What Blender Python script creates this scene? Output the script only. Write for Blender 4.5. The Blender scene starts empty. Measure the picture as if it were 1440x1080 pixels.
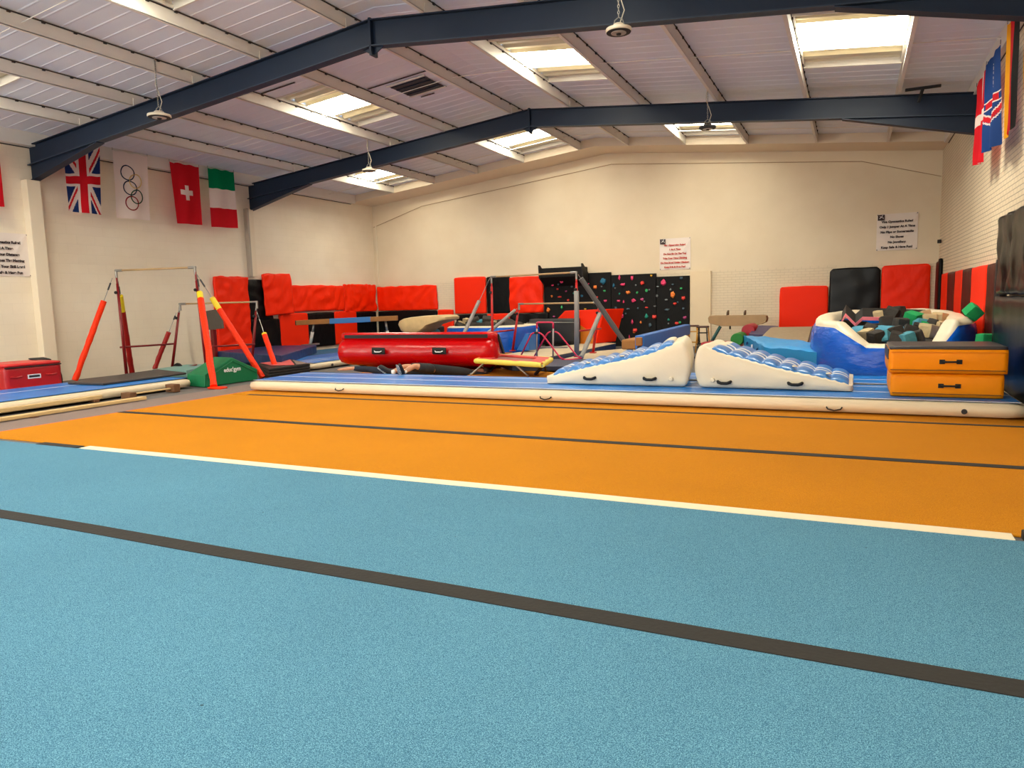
import bpy, bmesh, math, random
from mathutils import Vector, Matrix, noise
random.seed(7)
PI = math.pi
sc = bpy.context.scene
COL = sc.collection

# ------------------------------------------------------------------ camera
F_PX, YAW, PITCH, ROLL, CAM_H = 1005.7, 0.44592, 0.115138, -0.027306, 1.55
_fwd = Vector((-math.sin(YAW)*math.cos(PITCH), math.cos(YAW)*math.cos(PITCH), -math.sin(PITCH)))
_r = Vector((math.cos(YAW), math.sin(YAW), 0)); _u = _r.cross(_fwd)
_R = _r*math.cos(ROLL) + _u*math.sin(ROLL); _U = _R.cross(_fwd)
CAM = Vector((0, 0, CAM_H))
cd = bpy.data.cameras.new('camera'); cam = bpy.data.objects.new('camera', cd); COL.objects.link(cam)
cd.sensor_width = 36; cd.lens = F_PX/1440*36; cd.clip_start = 0.05; cd.clip_end = 200
m3 = Matrix((_R, _U, -_fwd)).transposed()
cam.matrix_world = Matrix.Translation(CAM) @ m3.to_4x4()
sc.camera = cam

def at(px, py, x=None, y=None, z=None):
    """world point seen at photo pixel (px, py) on a plane of known depth"""
    d = _fwd + _R*((px-720)/F_PX) + _U*((540-py)/F_PX)
    if x is not None: t = (x-CAM.x)/d.x
    elif y is not None: t = (y-CAM.y)/d.y
    else: t = (z-CAM.z)/d.z
    return CAM + d*t

# ------------------------------------------------------------------ materials
def lin(c):
    return tuple(((v/255)/12.92 if v/255 <= 0.04045 else ((v/255+0.055)/1.055)**2.4) for v in c)
MATS = {}
def mat(name, rgb, rough=0.6, metal=0.0, bump=0.0, bscale=20.0, var=0.0, vscale=6.0, spec=0.5, coat=0.0,
        stretch=None, trans=0.0, emit=None, estr=0.0, detail=3.0, vcol=None):
    if name in MATS: return MATS[name]
    m = bpy.data.materials.new(name); m.use_nodes = True; MATS[name] = m
    nt = m.node_tree; b = nt.nodes['Principled BSDF']
    c = lin(rgb)
    b.inputs['Base Color'].default_value = (*c, 1); b.inputs['Roughness'].default_value = rough
    b.inputs['Metallic'].default_value = metal; b.inputs['Specular IOR Level'].default_value = spec
    b.inputs['Coat Weight'].default_value = coat
    if emit:
        b.inputs['Emission Color'].default_value = (*lin(emit), 1); b.inputs['Emission Strength'].default_value = estr
    if bump or var:
        tc = nt.nodes.new('ShaderNodeTexCoord'); mp = nt.nodes.new('ShaderNodeMapping')
        nt.links.new(tc.outputs['Object'], mp.inputs['Vector'])
        if stretch: mp.inputs['Scale'].default_value = stretch
    if bump:
        n = nt.nodes.new('ShaderNodeTexNoise'); n.inputs['Scale'].default_value = bscale; n.inputs['Detail'].default_value = detail
        bp = nt.nodes.new('ShaderNodeBump'); bp.inputs['Strength'].default_value = bump; bp.inputs['Distance'].default_value = 0.02
        nt.links.new(mp.outputs[0], n.inputs['Vector']); nt.links.new(n.outputs[0], bp.inputs['Height']); nt.links.new(bp.outputs[0], b.inputs['Normal'])
    if var:
        n2 = nt.nodes.new('ShaderNodeTexNoise'); n2.inputs['Scale'].default_value = vscale; n2.inputs['Detail'].default_value = 4
        nt.links.new(mp.outputs[0], n2.inputs['Vector'])
        rp = nt.nodes.new('ShaderNodeValToRGB')
        c2 = lin(vcol) if vcol else tuple(max(0, v*(1-var)) for v in c)
        rp.color_ramp.elements[0].position = 0.32; rp.color_ramp.elements[1].position = 0.68
        rp.color_ramp.elements[0].color = (*c2, 1); rp.color_ramp.elements[1].color = (*c, 1)
        nt.links.new(n2.outputs[0], rp.inputs[0]); nt.links.new(rp.outputs[0], b.inputs['Base Color'])
    return m

def wall_mat(name, rgb, course, length, line=0.5, axis='x', low=None, bump=0.5, soft=0.02):
    """painted masonry: brick bump and faint joints; axis = wall direction; low = height below which bricks show"""
    m = bpy.data.materials.new(name); m.use_nodes = True; nt = m.node_tree; b = nt.nodes['Principled BSDF']
    b.inputs['Roughness'].default_value = 0.62; b.inputs['Specular IOR Level'].default_value = 0.3
    g = nt.nodes.new('ShaderNodeNewGeometry'); sx = nt.nodes.new('ShaderNodeSeparateXYZ'); cx = nt.nodes.new('ShaderNodeCombineXYZ')
    nt.links.new(g.outputs['Position'], sx.inputs[0])
    nt.links.new(sx.outputs['X' if axis == 'x' else 'Y'], cx.inputs['X']); nt.links.new(sx.outputs['Z'], cx.inputs['Y'])
    # slight wobble of the joints
    wn = nt.nodes.new('ShaderNodeTexNoise'); wn.inputs['Scale'].default_value = 2.5; nt.links.new(cx.outputs[0], wn.inputs['Vector'])
    wm = nt.nodes.new('ShaderNodeVectorMath'); wm.operation = 'MULTIPLY_ADD'; wm.inputs[1].default_value = (0.02, 0.012, 0); 
    nt.links.new(wn.outputs['Color'], wm.inputs[0]); nt.links.new(cx.outputs[0], wm.inputs[2])
    br = nt.nodes.new('ShaderNodeTexBrick'); br.inputs['Scale'].default_value = 1.0
    br.inputs['Brick Width'].default_value = length; br.inputs['Row Height'].default_value = course
    br.inputs['Mortar Size'].default_value = 0.006; br.inputs['Mortar Smooth'].default_value = 0.3
    nt.links.new(wm.outputs[0], br.inputs['Vector'])
    c = lin(rgb)
    br.inputs['Color1'].default_value = (*c, 1); br.inputs['Color2'].default_value = (*[v*0.985 for v in c], 1)
    br.inputs['Mortar'].default_value = (*[v*(1-line) for v in c], 1)
    big = nt.nodes.new('ShaderNodeTexNoise'); big.inputs['Scale'].default_value = 0.9; big.inputs['Detail'].default_value = 5
    nt.links.new(cx.outputs[0], big.inputs['Vector'])
    rp = nt.nodes.new('ShaderNodeValToRGB'); rp.color_ramp.elements[0].position = .3; rp.color_ramp.elements[1].position = .7
    rp.color_ramp.elements[0].color = (.93, .91, .88, 1); rp.color_ramp.elements[1].color = (1, 1, 1, 1)
    nt.links.new(big.outputs[0], rp.inputs[0])
    mx = nt.nodes.new('ShaderNodeMix'); mx.data_type = 'RGBA'; mx.blend_type = 'MULTIPLY'; mx.inputs[0].default_value = 1
    plain = (*c, 1)
    fac = None
    if low is not None:
        cmpn = nt.nodes.new('ShaderNodeMath'); cmpn.operation = 'LESS_THAN'; cmpn.inputs[1].default_value = low
        nt.links.new(sx.outputs['Z'], cmpn.inputs[0])
        m2 = nt.nodes.new('ShaderNodeMix'); m2.data_type = 'RGBA'; nt.links.new(cmpn.outputs[0], m2.inputs[0])
        m2.inputs[6].default_value = plain; nt.links.new(br.outputs['Color'], m2.inputs[7]); src = m2.outputs[2]; fac = cmpn.outputs[0]
    else: src = br.outputs['Color']
    nt.links.new(src, mx.inputs[6]); nt.links.new(rp.outputs[0], mx.inputs[7]); nt.links.new(mx.outputs[2], b.inputs['Base Color'])
    inv = nt.nodes.new('ShaderNodeMath'); inv.operation = 'MULTIPLY'; inv.inputs[1].default_value = -1.0
    nt.links.new(br.outputs['Fac'], inv.inputs[0]); h = inv.outputs[0]
    if fac:
        mu = nt.nodes.new('ShaderNodeMath'); mu.operation = 'MULTIPLY'; nt.links.new(h, mu.inputs[0]); nt.links.new(fac, mu.inputs[1]); h = mu.outputs[0]
    bp = nt.nodes.new('ShaderNodeBump'); bp.inputs['Strength'].default_value = bump; bp.inputs['Distance'].default_value = 0.008
    nt.links.new(h, bp.inputs['Height']); nt.links.new(bp.outputs[0], b.inputs['Normal'])
    return m

def carpet_mat(name, rgb, dark, light):
    m = bpy.data.materials.new(name); m.use_nodes = True; nt = m.node_tree; b = nt.nodes['Principled BSDF']; MATS[name] = m
    b.inputs['Roughness'].default_value = 0.95; b.inputs['Specular IOR Level'].default_value = 0.15
    g = nt.nodes.new('ShaderNodeNewGeometry')
    n = nt.nodes.new('ShaderNodeTexNoise'); n.inputs['Scale'].default_value = 230; n.inputs['Detail'].default_value = 4; n.inputs['Roughness'].default_value = .75
    nt.links.new(g.outputs['Position'], n.inputs['Vector'])
    rp = nt.nodes.new('ShaderNodeValToRGB'); e = rp.color_ramp.elements
    e[0].position = .34; e[0].color = (*lin(dark), 1); e[1].position = .66; e[1].color = (*lin(light), 1)
    k = rp.color_ramp.elements.new(.5); k.color = (*lin(rgb), 1)
    nt.links.new(n.outputs[0], rp.inputs[0])
    n2 = nt.nodes.new('ShaderNodeTexNoise'); n2.inputs['Scale'].default_value = .8; n2.inputs['Detail'].default_value = 5
    nt.links.new(g.outputs['Position'], n2.inputs['Vector'])
    r2 = nt.nodes.new('ShaderNodeValToRGB'); r2.color_ramp.elements[0].position = .3; r2.color_ramp.elements[1].position = .7
    r2.color_ramp.elements[0].color = (.9, .9, .91, 1); r2.color_ramp.elements[1].color = (1, 1, 1, 1)
    nt.links.new(n2.outputs[0], r2.inputs[0])
    # small dark scuffs
    vo = nt.nodes.new('ShaderNodeTexVoronoi'); vo.inputs['Scale'].default_value = 3.2; nt.links.new(g.outputs['Position'], vo.inputs['Vector'])
    r3 = nt.nodes.new('ShaderNodeValToRGB'); r3.color_ramp.elements[0].position = .018; r3.color_ramp.elements[1].position = .03
    r3.color_ramp.elements[0].color = (.45, .42, .4, 1); r3.color_ramp.elements[1].color = (1, 1, 1, 1); nt.links.new(vo.outputs['Distance'], r3.inputs[0])
    mx = nt.nodes.new('ShaderNodeMix'); mx.data_type = 'RGBA'; mx.blend_type = 'MULTIPLY'; mx.inputs[0].default_value = 1
    nt.links.new(rp.outputs[0], mx.inputs[6]); nt.links.new(r2.outputs[0], mx.inputs[7])
    my = nt.nodes.new('ShaderNodeMix'); my.data_type = 'RGBA'; my.blend_type = 'MULTIPLY'; my.inputs[0].default_value = 1
    nt.links.new(mx.outputs[2], my.inputs[6]); nt.links.new(r3.outputs[0], my.inputs[7]); nt.links.new(my.outputs[2], b.inputs['Base Color'])
    bp = nt.nodes.new('ShaderNodeBump'); bp.inputs['Strength'].default_value = .7; bp.inputs['Distance'].default_value = .006
    nt.links.new(n.outputs[0], bp.inputs['Height']); nt.links.new(bp.outputs[0], b.inputs['Normal'])
    return m

VW = dict(rough=.45, bump=1.0, bscale=5.5, detail=5.0, spec=.35, stretch=(1, 1, .55))
RED = mat('red vinyl', (250, 42, 0), **{**VW, 'spec': .2})
REDP = mat('plain red vinyl', (248, 42, 0), rough=.55, bump=.2, bscale=2.5, spec=.2)
BLACK = mat('black vinyl', (10, 11, 12), **{**VW, 'spec': .15})
BLACKG = mat('glossy black vinyl', (6, 7, 9), rough=.3, bump=.25, bscale=3, spec=.25)
DARKRED = mat('dark maroon vinyl', (66, 18, 12), rough=.4, bump=.6, bscale=5, stretch=(1, 1, .25), spec=.2)
BARRED = mat('dark red bar paint', (120, 12, 16), rough=.35)
BRED = mat('bright red bar paint', (190, 22, 24), rough=.35)
PADRED = mat('orange red padding', (244, 50, 0), spec=.25, rough=.5, bump=.9, bscale=14, stretch=(1, 1, 2.5))
PADDARK = mat('deep red padding', (158, 18, 14), rough=.5, bump=.9, bscale=10)
YEL = mat('yellow vinyl', (236, 208, 30), rough=.5)
NAVY = mat('navy vinyl', (14, 48, 98), rough=.4, bump=.8, bscale=4, spec=.45)
BLUEV = mat('blue vinyl', (0, 92, 204), rough=.25, bump=1.0, bscale=7, spec=.5, detail=6, stretch=(.7, .7, 1.6))
SKYV = mat('sky blue vinyl', (20, 140, 206), rough=.45, bump=.9, bscale=3.5)
BEAMBLUE = mat('beam cover blue', (30, 104, 186), rough=.45, bump=.3, bscale=5)
GREENV = mat('green vinyl', (0, 112, 68), rough=.5, bump=.7, bscale=3)
TRACK = mat('air track blue', (18, 120, 206), rough=.38, var=.18, vscale=1.6, spec=.45, bump=.15, bscale=3)
TRACKW = mat('air track cream side', (222, 206, 176), rough=.42, bump=.15, bscale=4)
WHITEV = mat('cream inflatable skin', (226, 214, 188), rough=.45, bump=.45, bscale=5, detail=5)
PILLOW = mat('inflatable blue top', (62, 128, 200), rough=.3, spec=.5, bump=.3, bscale=12)
LINE = mat('white printed line', (232, 232, 232), rough=.5)
ORANGE = mat('orange vinyl', (240, 142, 0), spec=.25, rough=.5, bump=.6, bscale=4)
ORANGED = mat('deep orange vinyl', (214, 120, 10), rough=.5, bump=.4, bscale=4)
CHAR = mat('charcoal vinyl', (42, 42, 46), rough=.5, bump=.2, bscale=6)
TEAL = mat('pale teal mat', (120, 164, 158), rough=.7)
BLKM = mat('matt black', (14, 14, 15), rough=.7)
STEELB = mat('navy steel paint', (22, 36, 56), rough=.5, var=.08, vscale=3, spec=.3)
STEELL = mat('navy steel flange', (38, 52, 70), rough=.5, spec=.35)
PURL = mat('cream purlin paint', (222, 218, 210), rough=.55, var=.05, vscale=2)
ROOFM = mat('white roof liner', (224, 230, 242), rough=.5, var=.06, vscale=.7, spec=.4)
GAP = mat('dark roof joint', (46, 40, 38), rough=.9)
METAL = mat('galvanised metal', (150, 148, 142), rough=.4, metal=.8)
GREYT = mat('grey padded tube', (146, 144, 140), rough=.6, bump=.3, bscale=30)
DGREYT = mat('dark grey strap tube', (92, 90, 88), rough=.6)
WOOD = mat('wooden bar', (190, 156, 108), rough=.45, var=.25, vscale=10, stretch=(.3, .3, 4))
BEAMW = mat('tan beam suede', (164, 110, 54), rough=.8, var=.12, vscale=8)
LOWW = mat('pale beam wood', (214, 182, 128), rough=.7, var=.2, vscale=6, stretch=(4, .4, 4))
BLOCKW = mat('brown wood block', (112, 74, 44), rough=.8, var=.2, vscale=10)
TAN = mat('tan leather', (176, 146, 104), rough=.55, var=.1, vscale=5)
VAULT = mat('beige vault leather', (206, 178, 128), rough=.5, var=.14, vscale=7, bump=.2, bscale=8)
ROLLR = mat('glossy red inflatable', (190, 0, 4), rough=.24, bump=.5, bscale=3.2, spec=.42, detail=6)
BAGR = mat('crimson bag vinyl', (176, 12, 20), rough=.4, bump=.3, bscale=6)
CLIMB = mat('dark climbing panel', (22, 23, 24), rough=.8, var=.15, vscale=9, bump=.3, bscale=60, spec=.25)
SIGNW = mat('white sign vinyl', (234, 224, 216), rough=.55, spec=.3)
INK = mat('dark sign ink', (48, 34, 38), rough=.6)
INKR = mat('red sign ink', (190, 52, 44), rough=.6)
SKIN = mat('skin', (206, 148, 116), rough=.55, var=.08, vscale=20)
PINK = mat('pink vinyl', (224, 120, 132), rough=.5, bump=.2, bscale=6)
MAG = mat('magenta tube', (206, 30, 76), rough=.35)
GREYP = mat('grey pole', (150, 140, 142), rough=.4)
PURP = mat('dusky purple vinyl', (62, 54, 92), rough=.5, bump=.5, bscale=4)
CRIM = mat('crimson vinyl', (166, 14, 36), rough=.45, bump=.4, bscale=4)
FOAMS = {n: mat(n+' foam', c, rough=.95, bump=.3, bscale=25) for n, c in
         dict(charcoal=(52, 48, 44), beige=(190, 170, 130), green=(20, 150, 84), teal=(70, 140, 158)).items()}

# ------------------------------------------------------------------ object helpers
def tagset(o, label=None, cat=None, group=None, kind=None):
    if label: o['label'] = label
    if cat: o['category'] = cat
    if group: o['group'] = group
    if kind: o['kind'] = kind
    return o
ROOTLOC = {}
def thing(name, label, cat, loc, group=None):
    o = bpy.data.objects.new(name, None); COL.objects.link(o); o.location = loc; o.empty_display_size = .1
    tagset(o, label, cat, group); ROOTLOC[o.name] = Vector(loc); return o
def ob(name, bm, m, parent=None, smooth=False, label=None, cat=None, group=None, kind=None, origin=None, sharp=None):
    """bm holds WORLD coordinates; links it as one object with its origin at its base"""
    bmesh.ops.recalc_face_normals(bm, faces=bm.faces)
    if parent is not None:
        org = ROOTLOC[parent.name]
    else:
        if origin is None:
            mn = Vector((min(v.co.x for v in bm.verts), min(v.co.y for v in bm.verts), min(v.co.z for v in bm.verts)))
            mx = Vector((max(v.co.x for v in bm.verts), max(v.co.y for v in bm.verts), max(v.co.z for v in bm.verts)))
            origin = Vector(((mn.x+mx.x)/2, (mn.y+mx.y)/2, mn.z))
        org = Vector(origin)
    for v in bm.verts: v.co -= org
    me = bpy.data.meshes.new(name)
    if smooth:
        for f in bm.faces: f.smooth = True
    bm.to_mesh(me); bm.free()
    ms = m if isinstance(m, (list, tuple)) else [m]
    for q in ms: me.materials.append(q)
    o = bpy.data.objects.new(name, me); COL.objects.link(o)
    if parent is not None: o.parent = parent
    else: o.location = org
    ROOTLOC[o.name] = org
    if smooth and sharp:
        try: me.set_sharp_from_angle(angle=math.radians(sharp))
        except Exception: pass
    tagset(o, label, cat, group, kind)
    return o
def struct(name, bm, m, **k):
    return ob(name, bm, m, kind='structure', **k)
def copy_tree(o, parent=None):
    c = o.copy(); COL.objects.link(c)
    if parent is not None: c.parent = parent
    for ch in list(o.children): copy_tree(ch, c)
    return c

def B(): return bmesh.new()
def box(bm, a, b, bevel=0, mi=0, seg=2):
    x0, y0, z0 = [min(a[i], b[i]) for i in range(3)]; x1, y1, z1 = [max(a[i], b[i]) for i in range(3)]
    vs = [bm.verts.new(p) for p in ((x0,y0,z0),(x1,y0,z0),(x1,y1,z0),(x0,y1,z0),(x0,y0,z1),(x1,y0,z1),(x1,y1,z1),(x0,y1,z1))]
    fs = [bm.faces.new([vs[i] for i in q]) for q in ((0,3,2,1),(4,5,6,7),(0,1,5,4),(1,2,6,5),(2,3,7,6),(3,0,4,7))]
    for f in fs: f.material_index = mi
    if bevel:
        es = list({e for f in fs for e in f.edges})
        bmesh.ops.bevel(bm, geom=es, offset=bevel, segments=seg, affect='EDGES', profile=.5)
    return bm
def hexa(bm, pts, bevel=0, mi=0):
    """eight corners: bottom four then top four, same order"""
    vs = [bm.verts.new(p) for p in pts]
    fs = [bm.faces.new([vs[i] for i in q]) for q in ((0,3,2,1),(4,5,6,7),(0,1,5,4),(1,2,6,5),(2,3,7,6),(3,0,4,7))]
    for f in fs: f.material_index = mi
    if bevel: bmesh.ops.bevel(bm, geom=list({e for f in fs for e in f.edges}), offset=bevel, segments=2, affect='EDGES', profile=.5)
    return bm
def prism(bm, poly, vec, mi=0, bevel=0):
    """poly: world points in a plane, extruded by vec"""
    a = [bm.verts.new(p) for p in poly]; b = [bm.verts.new(Vector(p)+Vector(vec)) for p in poly]; n = len(poly)
    fs = [bm.faces.new(a), bm.faces.new(list(reversed(b)))] + [bm.faces.new((a[i], b[i], b[(i+1) % n], a[(i+1) % n])) for i in range(n)]
    for f in fs: f.material_index = mi
    if bevel: bmesh.ops.bevel(bm, geom=list({e for f in fs for e in f.edges}), offset=bevel, segments=2, affect='EDGES', profile=.5)
    return bm
def tube(bm, pts, r, n=10, mi=0, cap=True, closed=False):
    pts = [Vector(p) for p in pts]; rs = r if isinstance(r, (list, tuple)) else [r]*len(pts)
    rings = []; up = None
    for i, p in enumerate(pts):
        if closed: t = (pts[(i+1) % len(pts)]-pts[i-1])
        else: t = (pts[min(i+1, len(pts)-1)]-pts[max(i-1, 0)])
        t.normalize()
        if up is None: up = Vector((0,0,1)) if abs(t.z) < .9 else Vector((1,0,0))
        s = t.cross(up); s.normalize(); up = s.cross(t)
        rings.append([bm.verts.new(p + (s*math.cos(2*PI*k/n)+up*math.sin(2*PI*k/n))*rs[i]) for k in range(n)])
    m_ = len(rings)
    for i in range(m_ if closed else m_-1):
        a, b = rings[i], rings[(i+1) % m_]
        for k in range(n):
            f = bm.faces.new((a[k], a[(k+1) % n], b[(k+1) % n], b[k])); f.material_index = mi
    if cap and not closed:
        bm.faces.new(list(reversed(rings[0]))).material_index = mi; bm.faces.new(rings[-1]).material_index = mi
    return bm
def lathe(bm, prof, c, axis='z', n=24, mi=0):
    rings = []
    for r, h in prof:
        ring = []
        for k in range(n):
            a = 2*PI*k/n
            p = {'z': (r*math.cos(a), r*math.sin(a), h), 'y': (r*math.cos(a), h, r*math.sin(a)), 'x': (h, r*math.cos(a), r*math.sin(a))}[axis]
            ring.append(bm.verts.new(Vector(c)+Vector(p)))
        rings.append(ring)
    for i in range(len(rings)-1):
        for k in range(n): bm.faces.new((rings[i][k], rings[i][(k+1) % n], rings[i+1][(k+1) % n], rings[i+1][k])).material_index = mi
    bm.faces.new(list(reversed(rings[0]))).material_index = mi; bm.faces.new(rings[-1]).material_index = mi
    return bm
def softbox(bm, size, M=None, cell=.12, r=.04, puff=0.0, wr=0.0, wf=3.0, seed=0, mi=0, shape=None, rsq=None):
    """subdivided box with rounded edges, bulging faces and wrinkles; base centred at origin, then moved by M"""
    sx, sy, sz = size; M = M or Matrix()
    n = [max(2, int(round(s/cell))) for s in size]
    hx, hy, hz = sx/2, sy/2, sz/2; r = min(r, hx*.98, hy*.98, hz*.98)
    cache = {}
    def g(t, h, k):       # grid station with extra density near the edges
        u = -1+2*t/k
        return h*math.copysign(abs(u)**.8, u)
    def vert(i, j, k):
        key = (i, j, k)
        if key in cache: return cache[key]
        p = Vector((g(i, hx, n[0]), g(j, hy, n[1]), g(k, hz, n[2])))
        inn = Vector((max(-hx+r, min(hx-r, p.x)), max(-hy+r, min(hy-r, p.y)), max(-hz+r, min(hz-r, p.z))))
        d = p-inn
        nrm = d.normalized() if d.length > 1e-9 else Vector((0,0,1))
        p = inn + nrm*min(d.length, r) if d.length > r else p
        u, v, w = p.x/hx, p.y/hy, p.z/hz
        q = Vector((0,0,0))
        if i in (0, n[0]): q.x += math.copysign(1, u)*(1-v*v)*(1-w*w)
        if j in (0, n[1]): q.y += math.copysign(1, v)*(1-u*u)*(1-w*w)
        if k in (0, n[2]) and k != 0: q.z += (1-u*u)*(1-v*v)
        p = p + q*puff
        if wr and k != 0:
            p = p + nrm*noise.noise(p*wf+Vector((seed*7.3, seed*3.1, seed)))*wr
        p.z += hz
        if shape: p = shape(p)
        cache[key] = bm.verts.new(M @ p); return cache[key]
    def quad(a, b, c, d):
        f = bm.faces.new((vert(*a), vert(*b), vert(*c), vert(*d))); f.material_index = mi
    for i in range(n[0]):
        for j in range(n[1]):
            quad((i,j,0),(i,j+1,0),(i+1,j+1,0),(i+1,j,0)); quad((i,j,n[2]),(i+1,j,n[2]),(i+1,j+1,n[2]),(i,j+1,n[2]))
    for i in range(n[0]):
        for k in range(n[2]):
            quad((i,0,k),(i+1,0,k),(i+1,0,k+1),(i,0,k+1)); quad((i,n[1],k),(i,n[1],k+1),(i+1,n[1],k+1),(i+1,n[1],k))
    for j in range(n[1]):
        for k in range(n[2]):
            quad((0,j,k),(0,j,k+1),(0,j+1,k+1),(0,j+1,k)); quad((n[0],j,k),(n[0],j+1,k),(n[0],j+1,k+1),(n[0],j,k+1))
    return bm
def T(x, y, z, rz=0, rx=0, ry=0):
    return Matrix.Translation((x, y, z)) @ Matrix.Rotation(rz, 4, 'Z') @ Matrix.Rotation(ry, 4, 'Y') @ Matrix.Rotation(rx, 4, 'X')
def textbm(s, size, M, bold=.0, extrude=.001, align='CENTER'):
    cu = bpy.data.curves.new('t', 'FONT'); cu.body = s; cu.size = size; cu.align_x = align; cu.align_y = 'CENTER'
    cu.offset = bold; cu.extrude = extrude; cu.resolution_u = 3
    o = bpy.data.objects.new('t', cu); COL.objects.link(o)
    dg = bpy.context.evaluated_depsgraph_get(); dg.update()
    me = bpy.data.meshes.new_from_object(o.evaluated_get(dg))
    bm = bmesh.new(); bm.from_mesh(me); bmesh.ops.transform(bm, matrix=M, verts=bm.verts)
    bpy.data.objects.remove(o); bpy.data.meshes.remove(me); bpy.data.curves.remove(cu)
    return bm
def wall_M(wall, a, z, off):
    """matrix that lays local x/y on a wall at position a along it, height z, off the wall by off"""
    if wall == 'left': return Matrix.Translation((XL+off, a, z)) @ Matrix(((0,0,1,0),(1,0,0,0),(0,1,0,0),(0,0,0,1)))
    if wall == 'back': return Matrix.Translation((a, YB-off, z)) @ Matrix(((1,0,0,0),(0,0,-1,0),(0,1,0,0),(0,0,0,1)))
    return Matrix.Translation((XR-off, a, z)) @ Matrix(((0,0,-1,0),(-1,0,0,0),(0,1,0,0),(0,0,0,1)))

# ================================================================== THE SETTING
XL, XR, YB, YF = -16.45, 2.05, 22.62, -3.0
XM = (XL+XR)/2; SL = .101; EAVE = 5.22
def ztop(x): return EAVE + SL*((x-XL) if x < XM else (XR-x))      # rafter top = purlin underside
PH = .24                                                           # purlin depth; roof liner above it
FRAMES = [3.8, 10.15, 16.5]

M_L = wall_mat('left wall painted block', (242, 232, 212), .225, .45, line=.05, axis='y', bump=.3)
M_Bk = wall_mat('back wall paint over brick', (230, 216, 190), .078, .23, line=.16, axis='x', low=2.32, bump=.6)
M_R = wall_mat('right wall painted brick', (228, 214, 188), .078, .235, line=.5, axis='y', bump=.8)
M_F = mat('front wall paint', (228, 216, 192), rough=.7)

def wallbox(name, a, b, m): struct(name, box(B(), a, b), m)
wallbox('wall_left', (XL-.2, YF-.2, 0), (XL, YB+.2, 5.6), M_L)
wallbox('wall_right', (XR, YF-.2, 0), (XR+.2, YB+.2, 5.6), M_R)
for nm, y0, y1, m in (('wall_back', YB, YB+.2, M_Bk), ('wall_front', YF-.2, YF, M_F)):
    struct(nm, prism(B(), [(XL, y0, 0), (XR, y0, 0), (XR, y0, EAVE+.3), (XM, y0, ztop(XM)+.35), (XL, y0, EAVE+.3)], (0, y1-y0, 0)), m)
FLOORM = mat('dark grey floor', (104, 100, 98), rough=.85, var=.12, vscale=3)
struct('floor', box(B(), (XL-.2, YF-.2, -.15), (XR+.2, YB+.2, 0)), FLOORM)

# roof: purlins, liner sheets, rooflights
PX = [-16.3, -14.62, -12.95, -11.3, -9.62, -7.72, -6.2, -4.52, -2.8, -1.03, .67, 1.93]   # far-side bottom edge of each purlin
PW = .07
SKY = {}     # purlin interval -> list of (y0, y1)
def sky(i, y0, y1): SKY.setdefault(i, []).append((y0, y1))
for i in (3, 6, 9): sky(i, 12.2, 15.05)
for i in (1, 4, 7): sky(i, 18.25, 21.05)
for i in (1, 4, 7): sky(i, 5.55, 8.3)
for i in (3, 6, 9): sky(i, -.6, 2.25)  # near bay out of view: pattern repeated, added to light the foreground
SOF = 21.35    # front edge of the boxed-in soffit along the back wall
LIN = mat('corrugated liner', (224, 230, 242), rough=.5, spec=.4, var=.05, vscale=.6)
def sheet(bm, x0, x1, y0, y1, zoff, pitch=.33, dep=.007, rib=.05, flat=None, split=None):
    """ribbed sheet following the slope between x0 and x1; ribs run down the slope"""
    ys = []; y = math.ceil(y0/pitch)*pitch; ys.append((y0, 0))
    while y < y1-rib*2:
        if y > y0+.01: ys += [(y, 0), (y+rib*.3, dep), (y+rib*.7, dep), (y+rib, 0)]
        y += pitch
    ys.append((y1, 0))
    xs = [x0] + ([XM] if x0 < XM < x1 else []) + [x1]
    for a, b in zip(xs[:-1], xs[1:]):
        prev = None
        for yy, dz in ys:
            p = (bm.verts.new((a, yy, ztop(a)+zoff-dz)), bm.verts.new((b, yy, ztop(b)+zoff-dz)))
            if prev: bm.faces.new((prev[0], prev[1], p[1], p[0]))
            prev = p
roof = B()
RT = PH
ends = [XL] + PX[1:-1] + [XR]
for i in range(len(ends)-1):
    x0, x1 = ends[i], ends[i+1]
    cuts = sorted(SKY.get(i, [])); y = YF
    for c0, c1 in cuts + [(YB, None)]:
        if c0 > y: sheet(roof, x0, x1, y, c0, RT)
        y = c1
# solid outer skin above so no light leaks between the openings
for i in range(len(ends)-1):
    x0, x1 = ends[i], ends[i+1]
    cuts = sorted(SKY.get(i, [])); y = YF-.2
    for c0, c1 in cuts + [(YB+.2, None)]:
        xs = [x0] + ([XM] if x0 < XM < x1 else []) + [x1]
        for a, b in zip(xs[:-1], xs[1:]):
            hexa(roof, [(a, y, ztop(a)+RT+.03), (b, y, ztop(b)+RT+.03), (b, c0, ztop(b)+RT+.03), (a, c0, ztop(a)+RT+.03),
                        (a, y, ztop(a)+RT+.12), (b, y, ztop(b)+RT+.12), (b, c0, ztop(b)+RT+.12), (a, c0, ztop(a)+RT+.12)])
        y = c1
me_roof = struct('ceiling', roof, ROOFM)

# soffit box along the back wall
SOFM = mat('soffit board paint', (222, 206, 182), rough=.6)
sf = B()
for a, b in ((XL, XM), (XM, XR)):
    hexa(sf, [(a, SOF, ztop(a)), (b, SOF, ztop(b)), (b, YB, ztop(b)), (a, YB, ztop(a)),
              (a, SOF, ztop(a)+PH), (b, SOF, ztop(b)+PH), (b, YB, ztop(b)+PH), (a, YB, ztop(a)+PH)])
struct('trim_1', sf, SOFM)
tn = [2]
def trim(bm, m, **k):
    o = struct('trim_%d' % tn[0], bm, m, **k); tn[0] += 1; return o
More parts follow.
